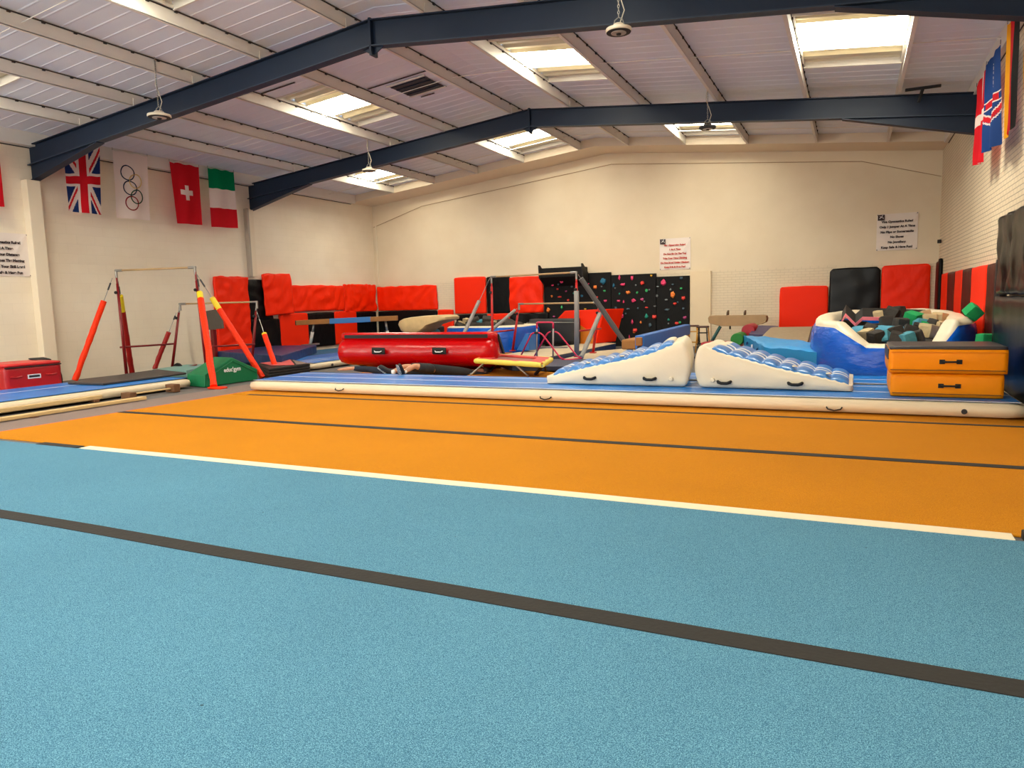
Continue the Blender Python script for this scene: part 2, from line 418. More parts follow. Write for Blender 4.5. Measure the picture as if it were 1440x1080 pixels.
# purlins, each with its dark joint strip and clips
for i, x in enumerate(PX[1:-1]):
    r = thing('trim_%d' % tn[0], None, None, (x, YF, ztop(x))); r['kind'] = 'structure'; tn[0] += 1
    bm = B(); box(bm, (x+.045, YF, ztop(x)), (x+.06, SOF, ztop(x)+PH+.01)); box(bm, (x-.0, YF, ztop(x)-.002), (x+.06, SOF, ztop(x)+.012))
    box(bm, (x, YF, ztop(x)), (x+.008, SOF, ztop(x)+.035))
    box(bm, (x, YF, ztop(x)+PH-.012), (x+.06, SOF, ztop(x)+PH-.002))
    ob('purlin', bm, PURL, r)
    bm = B(); y = YF+.3
    box(bm, (x+.06, YF, ztop(x)+PH-.024), (x+.072, SOF, ztop(x)+PH-.006))
    while y < SOF-.1:
        box(bm, (x+.06, y, ztop(x)+PH-.045), (x+.085, y+.05, ztop(x)+PH-.012)); y += .5
    ob('joint_strip', bm, GAP, r)
    bm = B()
    for fy in FRAMES: box(bm, (x+.06, fy-.1, ztop(x)), (x+.07, fy-.04, ztop(x)+.14))
    ob('cleat', bm, PURL, r)
for nm, xa, xb in (('l', XL, XL+.22), ('r', XR-.1, XR)):   # eaves beams
    xx = xa if nm == 'l' else xb
    trim(box(B(), (xa, YF, EAVE-.03), (xb, SOF, EAVE+.26)), PURL)
    trim(box(B(), (xa if nm == 'l' else xb-.012, YF, EAVE-.05), (xa+.012 if nm == 'l' else xb, SOF, EAVE-.03)), GAP)
# sag rods across each bay
for yb in (.8, 7.0, 13.55, 19.9):
    for i in range(len(PX)-1):
        a, b = PX[i]+.06, PX[i+1]
        za, zb = ztop(a)+.1, ztop(b)+.1
        trim(tube(B(), [(a, yb, za), (b, yb, zb)], .007, 6), PURL)
# dark slits where the liner panels lap
for x0, x1, y in ((-11.2, -10.3, 11.75), (-9.5, -8.0, 13.1), (-8.95, -8.6, 14.35), (-1.0, .55, 12.0)):
    trim(hexa(B(), [(x0, y, ztop(x0)+PH-.03), (x1, y, ztop(x1)+PH-.03), (x1, y+.035, ztop(x1)+PH-.03), (x0, y+.035, ztop(x0)+PH-.03),
                    (x0, y, ztop(x0)+PH-.019), (x1, y, ztop(x1)+PH-.019), (x1, y+.035, ztop(x1)+PH-.019), (x0, y+.035, ztop(x0)+PH-.019)]), GAP)

# rooflights: corrugated translucent sheet above each opening
def rooflight_mat(name, col, strength, streak):
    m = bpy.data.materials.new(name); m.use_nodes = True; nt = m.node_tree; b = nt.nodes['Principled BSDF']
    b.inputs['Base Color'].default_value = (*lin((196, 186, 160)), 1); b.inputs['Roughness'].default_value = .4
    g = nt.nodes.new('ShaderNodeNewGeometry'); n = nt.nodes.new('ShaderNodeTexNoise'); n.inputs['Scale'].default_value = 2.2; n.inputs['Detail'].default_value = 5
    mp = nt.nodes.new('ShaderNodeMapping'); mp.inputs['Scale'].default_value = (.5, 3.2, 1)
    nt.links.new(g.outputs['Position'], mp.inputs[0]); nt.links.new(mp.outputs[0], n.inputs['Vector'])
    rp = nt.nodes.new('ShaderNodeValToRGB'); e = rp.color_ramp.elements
    e[0].position = .36; e[0].color = (*lin(streak), 1); e[1].position = .56; e[1].color = (*lin(col), 1)
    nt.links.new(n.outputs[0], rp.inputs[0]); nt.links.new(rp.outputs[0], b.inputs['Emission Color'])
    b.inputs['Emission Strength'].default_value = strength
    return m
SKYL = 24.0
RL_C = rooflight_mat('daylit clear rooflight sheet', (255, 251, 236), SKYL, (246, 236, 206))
RL_M = rooflight_mat('daylit brown rooflight sheet', (206, 184, 128), .45, (96, 76, 48))
RL_D = rooflight_mat('dim end rooflight sheet', (104, 104, 92), .16, (58, 52, 44))
wn = [1]
for i in sorted(SKY):
    for (y0, y1) in sorted(SKY[i]):
        x0, x1 = ends[i]+.075, ends[i+1]-.0
        root = thing('window_%d' % wn[0], None, None, ((x0+x1)/2, (y0+y1)/2, ztop((x0+x1)/2)+PH)); root['kind'] = 'structure'; wn[0] += 1
        L = y1-y0
        bands = [(y0, y0+.22*L, RL_D), (y0+.22*L, y0+.34*L, RL_M), (y0+.34*L, y0+.66*L, RL_C), (y0+.66*L, y0+.79*L, RL_M), (y0+.79*L, y1, RL_D)]  # bands get browner and dimmer towards both ends, set by colour and strength
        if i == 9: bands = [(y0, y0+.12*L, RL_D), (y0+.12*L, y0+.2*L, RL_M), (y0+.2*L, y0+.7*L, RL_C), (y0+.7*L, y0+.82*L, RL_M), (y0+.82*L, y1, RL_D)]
        bm = B()
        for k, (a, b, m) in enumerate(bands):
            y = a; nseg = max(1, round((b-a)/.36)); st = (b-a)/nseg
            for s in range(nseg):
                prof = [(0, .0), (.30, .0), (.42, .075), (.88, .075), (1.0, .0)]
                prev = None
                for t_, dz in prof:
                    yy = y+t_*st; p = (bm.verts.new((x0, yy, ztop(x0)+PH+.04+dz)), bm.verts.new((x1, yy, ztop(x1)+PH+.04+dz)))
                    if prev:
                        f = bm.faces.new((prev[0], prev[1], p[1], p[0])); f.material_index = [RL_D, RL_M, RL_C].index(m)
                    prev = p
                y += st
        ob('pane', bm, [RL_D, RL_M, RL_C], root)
        bm = B()          # closing upstands at the two ends and profile fillers at the two sides
        for yy in (y0, y1-.03): hexa(bm, [(x0, yy, ztop(x0)+PH-.03), (x1, yy, ztop(x1)+PH-.03), (x1, yy+.03, ztop(x1)+PH-.03), (x0, yy+.03, ztop(x0)+PH-.03),
                                     (x0, yy, ztop(x0)+PH+.14), (x1, yy, ztop(x1)+PH+.14), (x1, yy+.03, ztop(x1)+PH+.14), (x0, yy+.03, ztop(x0)+PH+.14)])
        for xx in (x0, x1-.025): box(bm, (xx, y0, ztop(xx)+PH-.01), (xx+.025, y1, ztop(xx)+PH+.05))
        n_ = int((y1-y0)/.36)
        for s in range(n_):
            for xx in (x0, x1-.025): box(bm, (xx, y0+(s+.42)*(y1-y0)/n_, ztop(xx)+PH+.04), (xx+.025, y0+(s+.86)*(y1-y0)/n_, ztop(xx)+PH+.11))
        ob('window_frame', bm, PURL, root)
        bm = B(); tube(bm, [(x0, (y0+y1)/2+.05, ztop(x0)+PH-.05), (x1, (y0+y1)/2+.05, ztop(x1)+PH-.05)], .008, 6); ob('tie_rod', bm, PURL, root)

# portal frames
def rafter_poly(xa, xb, za, zb, y, w, bm):
    pass
for k, fy in enumerate(FRAMES):
    lab = {3.8: 'navy steel portal frame nearest the camera, overhead', 10.15: 'navy steel portal frame crossing the upper left and top of the view',
           16.5: 'navy steel portal frame farther back, nearest the back wall'}[fy]
    fr = thing('portal_frame', lab, 'roof frame', (XM, fy, ztop(XM)-.5))
    D, FW, WT = .42, .18, .02
    for s in (-1, 1):
        xe = XL if s < 0 else XR
        f = lambda d: xe - s*d         # distance from the wall
        bm = B()
        def pl(pts, y0, y1, b_=bm): prism(b_, [(x, y0, z) for x, z in pts], (0, y1-y0, 0))
        pl([(xe, ztop(xe)-D), (xe, ztop(xe)), (XM, ztop(XM)), (XM, ztop(XM)-D)], fy-WT/2, fy+WT/2)
        pl([(xe, ztop(xe)-.018), (xe, ztop(xe)), (XM, ztop(XM)), (XM, ztop(XM)-.018)], fy-FW/2, fy+FW/2)
        ob('rafter', bm, STEELB, fr)
        bm = B()
        prism(bm, [(xe, fy-FW/2, ztop(xe)-D), (xe, fy-FW/2, ztop(xe)-D+.018), (XM, fy-FW/2, ztop(XM)-D+.018), (XM, fy-FW/2, ztop(XM)-D)], (0, FW, 0))
        ob('bottom_flange', bm, STEELL, fr)
        bm = B(); hl = 2.35; xh = f(hl)
        prism(bm, [(xe, fy-WT/2, ztop(xe)-D), (xh, fy-WT/2, ztop(xh)-D), (xe, fy-WT/2, ztop(xe)-D-.33)], (0, WT, 0))
        zb = ztop(xe)-D-.33
        prism(bm, [(xe, fy-FW/2, zb), (xe, fy-FW/2, zb-.02), (xh, fy-FW/2, ztop(xh)-D-.02), (xh, fy-FW/2, ztop(xh)-D)], (0, FW, 0))
        ob('haunch', bm, STEELL if False else STEELB, fr)
    bm = B(); box(bm, (XM-.02, fy-.09, ztop(XM)-D-.14), (XM+.02, fy+.09, ztop(XM)+.02))
    prism(bm, [(XM-.02, fy-.01, ztop(XM)-D), (XM-.2, fy-.01, ztop(XM-.2)-D), (XM-.02, fy-.01, ztop(XM)-D-.12)], (0, .02, 0))
    prism(bm, [(XM+.02, fy-.01, ztop(XM)-D), (XM+.2, fy-.01, ztop(XM-.2)-D), (XM+.02, fy-.01, ztop(XM)-D-.12)], (0, .02, 0))
    ob('apex_plate', bm, STEELB, fr)
# boxed columns on the side walls
COLM = mat('column casing paint', (230, 218, 194), rough=.6)
trim(box(B(), (XL, 9.88, 0), (XL+.22, 10.17, 4.46), .01), COLM)
trim(box(B(), (XL, 16.22, 2.5), (XL+.14, 16.3, 4.5), .01), mat('grey casing', (170, 160, 146), rough=.6))
trim(box(B(), (XL, 16.3, 2.5), (XL+.1, 16.52, 4.5), .01), COLM)
trim(box(B(), (-16.32, YB-.04, 2.33), (-16.27, YB, 4.5), .005), COLM)
# brick pier at the right of the climbing wall
trim(box(B(), (-4.58, YB-.09, 0), (-3.95, YB, 2.31), .004), mat('pier paint', (228, 210, 178), rough=.6, bump=.2, bscale=8))
# cable along the back wall
cb = [at(525, 320, y=YB-.02), at(593, 290, y=YB-.02), at(860, 231, y=YB-.02), at(1030, 229, y=YB-.02), at(1212, 227, y=YB-.02), at(1324, 248, y=YB-.02)]
ob('cable', tube(B(), cb, .010, 6), mat('brown cable', (168, 140, 108), rough=.7), label='thin brown cable running across the top of the back wall', cat='cable')
ob('corner_bracket', box(B(), at(1319, 337, x=XR-.1)+Vector((0,0,0)), at(1323, 342, x=XR-.02)), BLKM, label='tiny black fitting in the back right corner of the hall', cat='fitting')

# ================================================================== FLOOR COVERINGS
CB = carpet_mat('blue sprung floor carpet', (80, 134, 162), (30, 74, 102), (140, 196, 220))
CY = carpet_mat('yellow sprung floor carpet', (204, 130, 16), (158, 88, 6), (228, 158, 36))
CG = carpet_mat('grey brown carpet', (140, 122, 114), (118, 102, 96), (158, 140, 132))
X0, X1 = -10.18, 1.92
def rollc(y0, y1, m, label, name='carpet_roll', group=None):
    return ob(name, box(B(), (X0, y0, .001), (X1, y1, .014), .004), m, label=label, cat='carpet', group=group)
rollc(YF+.05, 3.11, CB, 'blue gymnastics carpet roll in the foreground below the black strip')
rollc(3.23, 5.13, CB, 'blue gymnastics carpet roll between the black strip and the white strip')
rollc(5.24, 7.22, CY, 'yellow carpet roll directly behind the white strip')
rollc(7.32, 9.43, CY, 'yellow carpet roll between the two thin black strips')
rollc(9.49, 11.6, CY, 'yellow carpet roll running under the long air track')
rollc(11.64, 14.15, CY, 'yellow carpet roll seen behind the air track under the trampette')
def tape(name, y0, y1, x0, x1, m, label, cat='tape'):
    bm = B(); n = 40
    for i in range(n):
        a = x0+(x1-x0)*i/n; b = x0+(x1-x0)*(i+1)/n
        wa = .012*noise.noise(Vector((a*.7, y0, 0))); wb = .012*noise.noise(Vector((b*.7, y0, 0)))
        hexa(bm, [(a, y0+wa, .012), (b, y0+wb, .012), (b, y1+wb, .012), (a, y1+wa, .012), (a, y0+wa, .019), (b, y0+wb, .019), (b, y1+wb, .019), (a, y1+wa, .019)])
    bmesh.ops.remove_doubles(bm, verts=bm.verts, dist=.0005)
    return ob(name, bm, m, label=label, cat=cat)
TB = mat('black join strip', (34, 31, 28), rough=.9, bump=.2, bscale=40)
TW = mat('white join strip', (232, 218, 188), rough=.85, var=.06, vscale=3)
tape('joining_strip', 3.10, 3.24, X0, X1, TB, 'wide black strip across the blue foreground carpet', 'strip')
tape('joining_strip', 5.12, 5.25, -7.95, .93, TW, 'long white strip where blue carpet meets yellow carpet', 'strip')
tape('joining_strip', 5.12, 5.23, -8.75, -8.02, TB, 'short black strip left of the white strip', 'strip')
tape('joining_strip', 5.12, 5.23, 1.0, X1, TB, 'short black strip end at the right of the white strip', 'strip')
ob('strip_clip', box(B(), (.97, 5.13, .012), (1.02, 5.2, .07), .008), BLKM, label='small black clip at the right end of the white strip', cat='clip')
tape('joining_strip', 7.21, 7.33, X0, X1, TB, 'thin black strip across the middle of the yellow carpet', 'strip')
tape('joining_strip', 9.42, 9.50, X0+.4, X1, TB, 'thin black strip on yellow carpet close to the air track', 'strip')
ob('border_strip', box(B(), (X0-.05, -2.9, .001), (X0, 11.6, .012)), mat('orange border tape', (216, 96, 34), rough=.8), label='thin orange edging tape along the left side of the carpet', cat='tape')
ob('carpet_runner', box(B(), (-11.15, -2.9, .0), (X0-.05, 11.9, .008)), CG, label='grey brown carpet runner left of the yellow carpet', cat='carpet')

# ================================================================== AIR TRACKS
def airtrack(label, x0, x1, y0, y1, h, lines, handles, side='y', valve=None, z0=.014):
    r = thing('air_track', label, 'air track', ((x0+x1)/2, (y0+y1)/2, z0))
    bm = B(); softbox(bm, (x1-x0, y1-y0, h), T((x0+x1)/2, (y0+y1)/2, z0), cell=.25, r=h*.48, wr=.004, wf=2.0, seed=len(label))
    ob('body', bm, TRACKW, r, smooth=True)
    e = h*.42
    top = box(B(), (x0+e, y0+e, z0+h-.004), (x1-e, y1-e, z0+h+.004), .002)
    ob('top_sheet', top, TRACK, r)
    bm = B()
    for l in lines:
        if side == 'y': box(bm, (x0+e, l-.012, z0+h+.003), (x1-e, l+.012, z0+h+.006))
        else: box(bm, (l-.012, y0+e, z0+h+.003), (l+.012, y1-e, z0+h+.006))
    box(bm, (x0+e-.01, y0+e-.012, z0+h+.002), (x1-e+.01, y0+e+.008, z0+h+.006))
    ob('stripe', bm, LINE, r)
    for p in handles:
        p = Vector(p)
        if side == 'y': pts = [p+Vector((-.09, .012, .02)), p+Vector((-.075, -.02, -.0)), p+Vector((0, -.028, -.018)), p+Vector((.075, -.02, 0)), p+Vector((.09, .012, .02))]
        else: pts = [p+Vector((-.012, -.09, .02)), p+Vector((.02, -.075, -.0)), p+Vector((.028, 0, -.018)), p+Vector((.02, .075, 0)), p+Vector((-.012, .09, .02))]
        ob('handle', tube(B(), pts, .009, 8), BLKM, r, smooth=True)
    if valve:
        v = Vector(valve)
        ob('valve', lathe(B(), [(.028, -.012), (.032, -.006), (.032, .02), (.02, .02)], v, axis='y' if side == 'y' else 'x', n=16), CHAR, r)
    return r
hd = [at(477, 548, y=9.86), at(767, 560, y=9.86), at(1173, 575, y=9.86)]
airtrack('long blue and cream air track across the front of the equipment', -10.2, 1.87, 9.87, 11.5, .2, [10.62, 11.2], hd, valve=at(1356, 579, y=9.87))
airtrack('blue air track behind the white wedges, alongside the long one', -4.55, 1.82, 11.52, 12.74, .2, [12.1], [])
airtrack('air track along the left wall under the black mat', -13.85, -11.85, 3.2, 10.05, .2, [-13.1], [], side='x')
airtrack('far air track behind the folded black mat, near left wall', -13.8, -11.8, 13.55, 20.6, .17, [-12.6, -12.3], [], side='x', valve=at(467, 513, x=-11.8))
airtrack('thin blue air floor behind the trampette', -8.6, -4.7, 14.3, 16.1, .1, [15.0], [])
ob('floor_mat', box(B(), (-16.0, 15.0, .0), (-13.85, 22.3, .12), .01), mat('blue teal mat', (30, 108, 150), rough=.6), label='teal blue floor mat behind the navy landing mat, left wall', cat='mat')

# ================================================================== WALL MATS
def wallmat(wall, a0, a1, z0, z1, m, label, th=.08, wr=.02, seed=0, tilt=0.0, off=.012, group=None, cham=0, wf=3.0, trimc=None):
    w = abs(a1-a0); h = z1-z0; ac = (a0+a1)/2
    def shp(p):      # local: x along, y out, z up
        if cham and abs(p.x) > w/2-cham and p.z > h-cham:
            over = (abs(p.x)-(w/2-cham)) + (p.z-(h-cham)) - cham
            if over > 0: p = Vector((p.x-math.copysign(over/2, p.x), p.y, p.z-over/2))
        if m in (RED, BLACK) and wr:      # slack diagonal folds
            fo = noise.noise(Vector((p.x*1.2+seed*3.3, p.z*1.2, seed)))
            if p.y > 0: p = p+Vector((0, wr*.45*math.sin(11*(p.x*.8+p.z*.9)+7*fo), 0))
        return p
    bm = B(); softbox(bm, (w, th, h), Matrix(), cell=.055, r=.022, puff=.012, wr=wr, wf=wf, seed=seed+1, shape=shp)
    bmesh.ops.rotate(bm, verts=bm.verts, cent=(0, 0, h/2), matrix=Matrix.Rotation(tilt, 3, 'Y'))
    if wall == 'left': M = Matrix.Translation((XL+off+th/2, ac, z0)) @ Matrix.Rotation(-PI/2, 4, 'Z')
    elif wall == 'back': M = Matrix.Translation((ac, YB-off-th/2, z0)) @ Matrix.Rotation(PI, 4, 'Z')
    else: M = Matrix.Translation((XR-off-th/2, ac, z0)) @ Matrix.Rotation(PI/2, 4, 'Z')
    bmesh.ops.transform(bm, matrix=M, verts=bm.verts)
    return ob('wall_mat', bm, m, smooth=True, label=label, cat='wall mat', group=group)
# left wall
wallmat('left', 14.87, 16.1, .3, 2.48, RED, 'tall wrinkled red mat on the left wall, left of the black ones', wr=.03, seed=1, th=.12, wf=5)
wallmat('left', 16.12, 17.1, 1.2, 2.4, BLACK, 'upper wrinkled black mat beside the tall red mat', wr=.03, seed=2, tilt=-.03)
wallmat('left', 16.15, 17.35, .25, 1.2, BLACK, 'lower wrinkled black mat under the upper black one, left wall', wr=.02, seed=3)
t_ = wallmat('left', 16.65, 17.85, 1.33, 2.6, RED, 'sagging red mat hung over the black mats on left wall', wr=.035, seed=4, tilt=.05, off=.14)
wallmat('left', 17.36, 18.65, .2, 1.36, REDP, 'plain red mat low on left wall, behind the beam end', wr=.004, seed=5, cham=.06)
wallmat('left', 17.9, 20.6, 1.4, 2.25, RED, 'long upper red mat on the left wall over the balance beam', wr=.03, seed=6, off=.02)
wallmat('left', 18.67, 20.0, .2, 1.34, BLACK, 'lower black mat on left wall, between two red ones', wr=.005, seed=7)
wallmat('left', 20.02, 21.25, .2, 1.36, REDP, 'lower red mat on left wall, behind the blue beam cover', wr=.004, seed=8, cham=.06)
wallmat('left', 20.62, 22.5, 1.32, 2.31, RED, 'heavily creased upper red mat at the far end of left wall', wr=.035, seed=9, wf=6)
wallmat('left', 21.27, 22.45, .2, 1.3, BLACK, 'lower black mat in the far left corner', wr=.005, seed=10)
# back wall, left part
wallmat('back', -16.34, -13.72, 1.32, 2.22, RED, 'wide upper red mat on back wall, beside the left corner', wr=.03, seed=11, wf=4)
wallmat('back', -16.34, -13.74, .2, 1.3, BLACK, 'wide lower black mat on back wall under the wide red one', wr=.005, seed=12)
wallmat('back', -13.7, -13.06, .3, 1.31, REDP, 'narrow red mat on back wall behind the vaulting table', wr=.004, seed=13)
wallmat('back', -12.96, -11.70, 1.15, 2.44, REDP, 'flat square red mat on back wall above the far foam pit', wr=.004, seed=14, cham=.05, th=.1)
wallmat('back', -11.66, -10.76, 1.15, 2.42, BLACK, 'upper flat black mat between two red squares, back wall', wr=.004, seed=15, cham=.05)
wallmat('back', -12.93, -11.70, .1, 1.12, BLACK, 'lower black mat on back wall behind the far foam cubes', wr=.004, seed=16)
wallmat('back', -11.68, -10.75, .1, 1.13, REDP, 'lower red mat on back wall behind the far foam pit', wr=.004, seed=17)
wallmat('back', -10.73, -9.48, 1.14, 2.37, RED, 'creased red mat hanging at the left edge of climbing wall', wr=.035, seed=18, tilt=.01, off=.13, th=.07)
wallmat('back', -10.73, -9.3, .1, 1.12, BLACK, 'creased black mat below the red one, beside climbing wall', wr=.03, seed=19, off=.13)
# back wall, right part
wallmat('back', -1.96, -.66, .1, 1.75, REDP, 'shorter red mat on back wall, left of the glossy black one', wr=.008, seed=20, cham=.05, th=.1)
wallmat('back', -.63, .66, .4, 2.22, BLACKG, 'glossy black mat on back wall between two red mats', wr=.012, seed=21, cham=.08, th=.12)
wallmat('back', .69, 1.86, .4, 2.25, RED, 'glossy red mat on back wall beside the right corner', wr=.012, seed=22, cham=.06, th=.12)
# right wall run
wallmat('right', 21.75, 22.3, .3, 2.28, DARKRED, 'maroon mat in the back right corner of the hall', wr=.004, seed=23)
wallmat('right', 21.45, 21.72, .3, 2.34, BLACK, 'narrow black mat next to the back right corner', wr=.004, seed=24)
run = [(20.6, 19.35, REDP, 'farthest bright red strip mat on the right wall'), (19.33, 18.02, DARKRED, 'farthest maroon strip mat on the right wall'),
       (18.0, 16.85, REDP, 'middle bright red strip mat on the right wall'), (16.83, 15.62, DARKRED, 'second maroon strip mat on right wall, left of the nearest bright red'),
       (15.6, 13.95, REDP, 'nearest bright red strip mat on the right wall'), (13.9, 13.05, DARKRED, 'nearest glossy dark maroon mat, beside the tall black cover')]
for k, (a1, a0, m, lb) in enumerate(run): wallmat('right', a0, a1, .2, 1.93, m, lb, wr=.006, seed=30+k, th=.1)
wallmat('right', 12.78, 13.0, .1, 1.98, BLKM, 'thin matt black mat edge beside the tall black cover', wr=.003, seed=37, th=.12)
# tall black stack in plastic at the right wall
ob('padded_block', softbox(B(), (.15, 3.4, 1.44), T(XR-.1, 11.0, .0), cell=.12, r=.04, wr=.012, wf=3, seed=40), mat('glossy navy black vinyl', (5, 10, 20), rough=.3, bump=.35, bscale=2, spec=.28),
   smooth=True, label='tall glossy navy black padded block against the right wall', cat='padding')
def drape(p):
    s = max(0, 1-(p.z/.95)); k = math.sin(p.y*9+3*p.z)*.5+math.sin(p.y*17-2*p.z)*.3
    return p+Vector((k*.05*(1-.4*p.z), .10*s*math.sin(p.y*5), 0))
ob('plastic_cover', softbox(B(), (.14, 3.1, 1.12), T(XR-.11, 11.02, 1.455), cell=.07, r=.06, wr=.02, wf=4, seed=41, shape=drape), mat('black plastic sheet', (12, 12, 11), rough=.28, bump=.6, bscale=3, spec=.28),
   smooth=True, label='creased black plastic cover on top of the tall navy block', cat='cover')

# ================================================================== CLIMBING WALL
cw = thing('climbing_wall', 'black climbing wall with coloured holds on the back wall', 'climbing wall', (-7, YB-.1, 0))
for a, b, h in ((-9.46, -7.12, 2.40), (-7.10, -5.64, 2.30), (-5.62, -4.6, 2.19)):
    ob('panel', box(B(), (a, YB-.12, 0), (b, YB-.01, h), .004), CLIMB, cw)
bm = B(); ysf = YB-.12
prism(bm, [(-9.40, ysf, 2.0), (-9.40, ysf-.5, 2.3), (-9.40, ysf-.5, 2.6), (-9.40, ysf, 2.6)], (1.5, 0, 0))
ob('overhang', bm, CLIMB, cw)
for xx in (-9.42, -7.92):
    bm = B(); prism(bm, [(xx, ysf, 2.0), (xx, ysf-.52, 2.28), (xx, ysf-.56, 2.7), (xx, ysf-.48, 2.7), (xx, ysf, 2.42)], (.04, 0, 0)); ob('side_cheek', bm, BLKM, cw)
HC = {'pink': (232, 62, 116), 'red': (226, 58, 48), 'orange': (240, 134, 52), 'green': (50, 172, 100), 'blue': (30, 112, 148), 'teal': (24, 150, 128),
      'grey': (112, 120, 122), 'yellow': (232, 178, 40), 'purple': (190, 70, 130), 'slate': (60, 84, 100)}
HM = {k: mat(k+' resin hold', c, rough=.55, bump=.2, bscale=60) for k, c in HC.items()}
hshape = {}
def hold_bm(kind, seed):
    rnd = random.Random(seed); bm = bmesh.new()
    bmesh.ops.create_uvsphere(bm, u_segments=14, v_segments=9, radius=1)
    for v in bm.verts:
        p = v.co; n = noise.noise(p*1.6+Vector((seed*2.1, 0, 0)))*.45
        v.co = p*(1+n)
        if kind == 'jug' and v.co.z > -.1 and v.co.y < .3 and abs(v.co.x) < .5: v.co *= .62
        if kind == 'ring' and math.hypot(p.x, p.z) < .38 and p.y < 0: v.co.y *= .1
        if kind == 'cone': f = .45+.55*(.5-.5*p.z); v.co.x *= f; v.co.y *= f
    return bm
hold_no = [0]
# measured holds: photo x, y, width, height (px), colour, form
HL = [(889,390.5,5,8,'pink','jug'),(871,390,5,9,'pink','cone'),(848,395.5,10,10,'blue','ring'),(837,403.5,7,7,'orange','jug'),(863,401,5,7,'blue','cone'),(876,400,8,6,'pink','jug'),
(883,411,8,6,'orange','jug'),(903,398,7,7,'red','ring'),(850,409,5,4,'green','jug'),(896,411.5,4,4,'green','ring'),(909,408.5,5,5,'green','ring'),(913,407.5,3,3,'grey','jug'),
(851,423,6,5,'pink','jug'),(870,423,6,4,'pink','jug'),(877,424,4,5,'pink','cone'),(891,422.5,8,6,'pink','ring'),(903,421,6,5,'purple','jug'),(839,418,5,4,'red','jug'),(818,416,5,4,'blue','jug'),
(883,434.5,6,4,'slate','jug'),(897,433.5,4,4,'slate','cone'),(909,432.5,6,3,'red','jug'),(921,430.5,4,3,'grey','jug'),(866,433,4,5,'slate','jug'),(874,444.5,8,9,'pink','ring'),(869,450,5,5,'grey','jug'),
(909,444.5,8,8,'teal','cone'),(920,445.5,8,8,'red','jug'),(889,452.5,5,8,'pink','cone'),(901,453,4,5,'orange','cone'),(914,457,5,7,'slate','jug'),(893,464.5,8,8,'red','jug'),(892,467,5,4,'orange','jug'),
(885,473.5,3,7,'pink','cone'),(933,397,9,10,'pink','ring'),(925,403,4,3,'grey','jug'),(946,414.5,7,11,'orange','ring'),(961,419,7,7,'red','jug'),(949,427,5,5,'red','jug'),(937,421.5,6,3,'grey','jug'),
(924,416,4,5,'grey','ring'),(958,405.5,4,4,'green','jug'),(961,434,4,5,'slate','jug'),(938,435.5,8,4,'slate','jug'),(940,449.5,5,4,'teal','cone'),(963,446.5,6,5,'purple','jug'),(952,454.5,7,5,'red','jug'),
(956,453.5,5,4,'green','jug'),(940,455,3,3,'grey','jug'),(943,407,4,4,'grey','cone'),(958,391,6,5,'slate','jug'),(916,387.5,4,4,'yellow','jug'),(946,400,4,3,'slate','jug'),(894,401,3,3,'grey','jug'),
(771,436,8,8,'orange','ring'),(790,432,6,6,'green','cone'),(779,445,4,3,'purple','jug'),(823,434.5,4,3,'yellow','jug'),(776,416.5,4,5,'orange','jug'),(787,417.5,8,3,'red','jug'),(799,422,5,4,'red','jug'),
(784,406.5,4,4,'red','jug'),(796,409.5,4,3,'purple','jug'),(804,403,4,4,'slate','jug'),(807,412.5,4,3,'teal','jug'),(769,446,3,3,'grey','jug'),(865,405,3,3,'grey','jug'),(871,413,3,4,'teal','jug'),
(867,443,3,3,'grey','jug'),(880,441,3,3,'slate','jug'),(827,399,5,3,'pink','jug'),(834,412,3,3,'slate','jug'),(846,403,3,3,'grey','jug'),(868,457,3,3,'slate','jug'),(906,424,3,3,'grey','jug'),(953,425,3,3,'slate','jug')]
def put_hold(px, py, w, h, colr, form, k, ypl):
    c = at(px, py, y=ypl); sc_ = 21.0/1005.7
    bm = hold_bm(form, k); rx, rz = max(.025, w*sc_*.43), max(.025, h*sc_*.43)
    for v in bm.verts:
        v.co = Vector((v.co.x*rx, max(-1.0, min(.3, v.co.y))*min(rx, rz)*.8, v.co.z*rz))+c
    ob('climbing_hold', bm, HM[colr], cw, smooth=True)
for k, (px, py, w, h, c_, f_) in enumerate(HL): put_hold(px, py, w, h, c_, f_, k, YB-.13)
for k, (px, py, w, h, c_) in enumerate([(770.5,386.5,7,6,'green'),(773,394,5,3,'pink'),(790,395,7,7,'pink'),(777,401,5,3,'pink'),(785,400,3,3,'slate')]):
    c = at(px, py, y=YB-.4); put_hold(px, py, w, h, c_, 'ring' if w > 6 else 'jug', 90+k, YB-.34-.3*(2.2-c.z if c.z < 2.2 else 0))

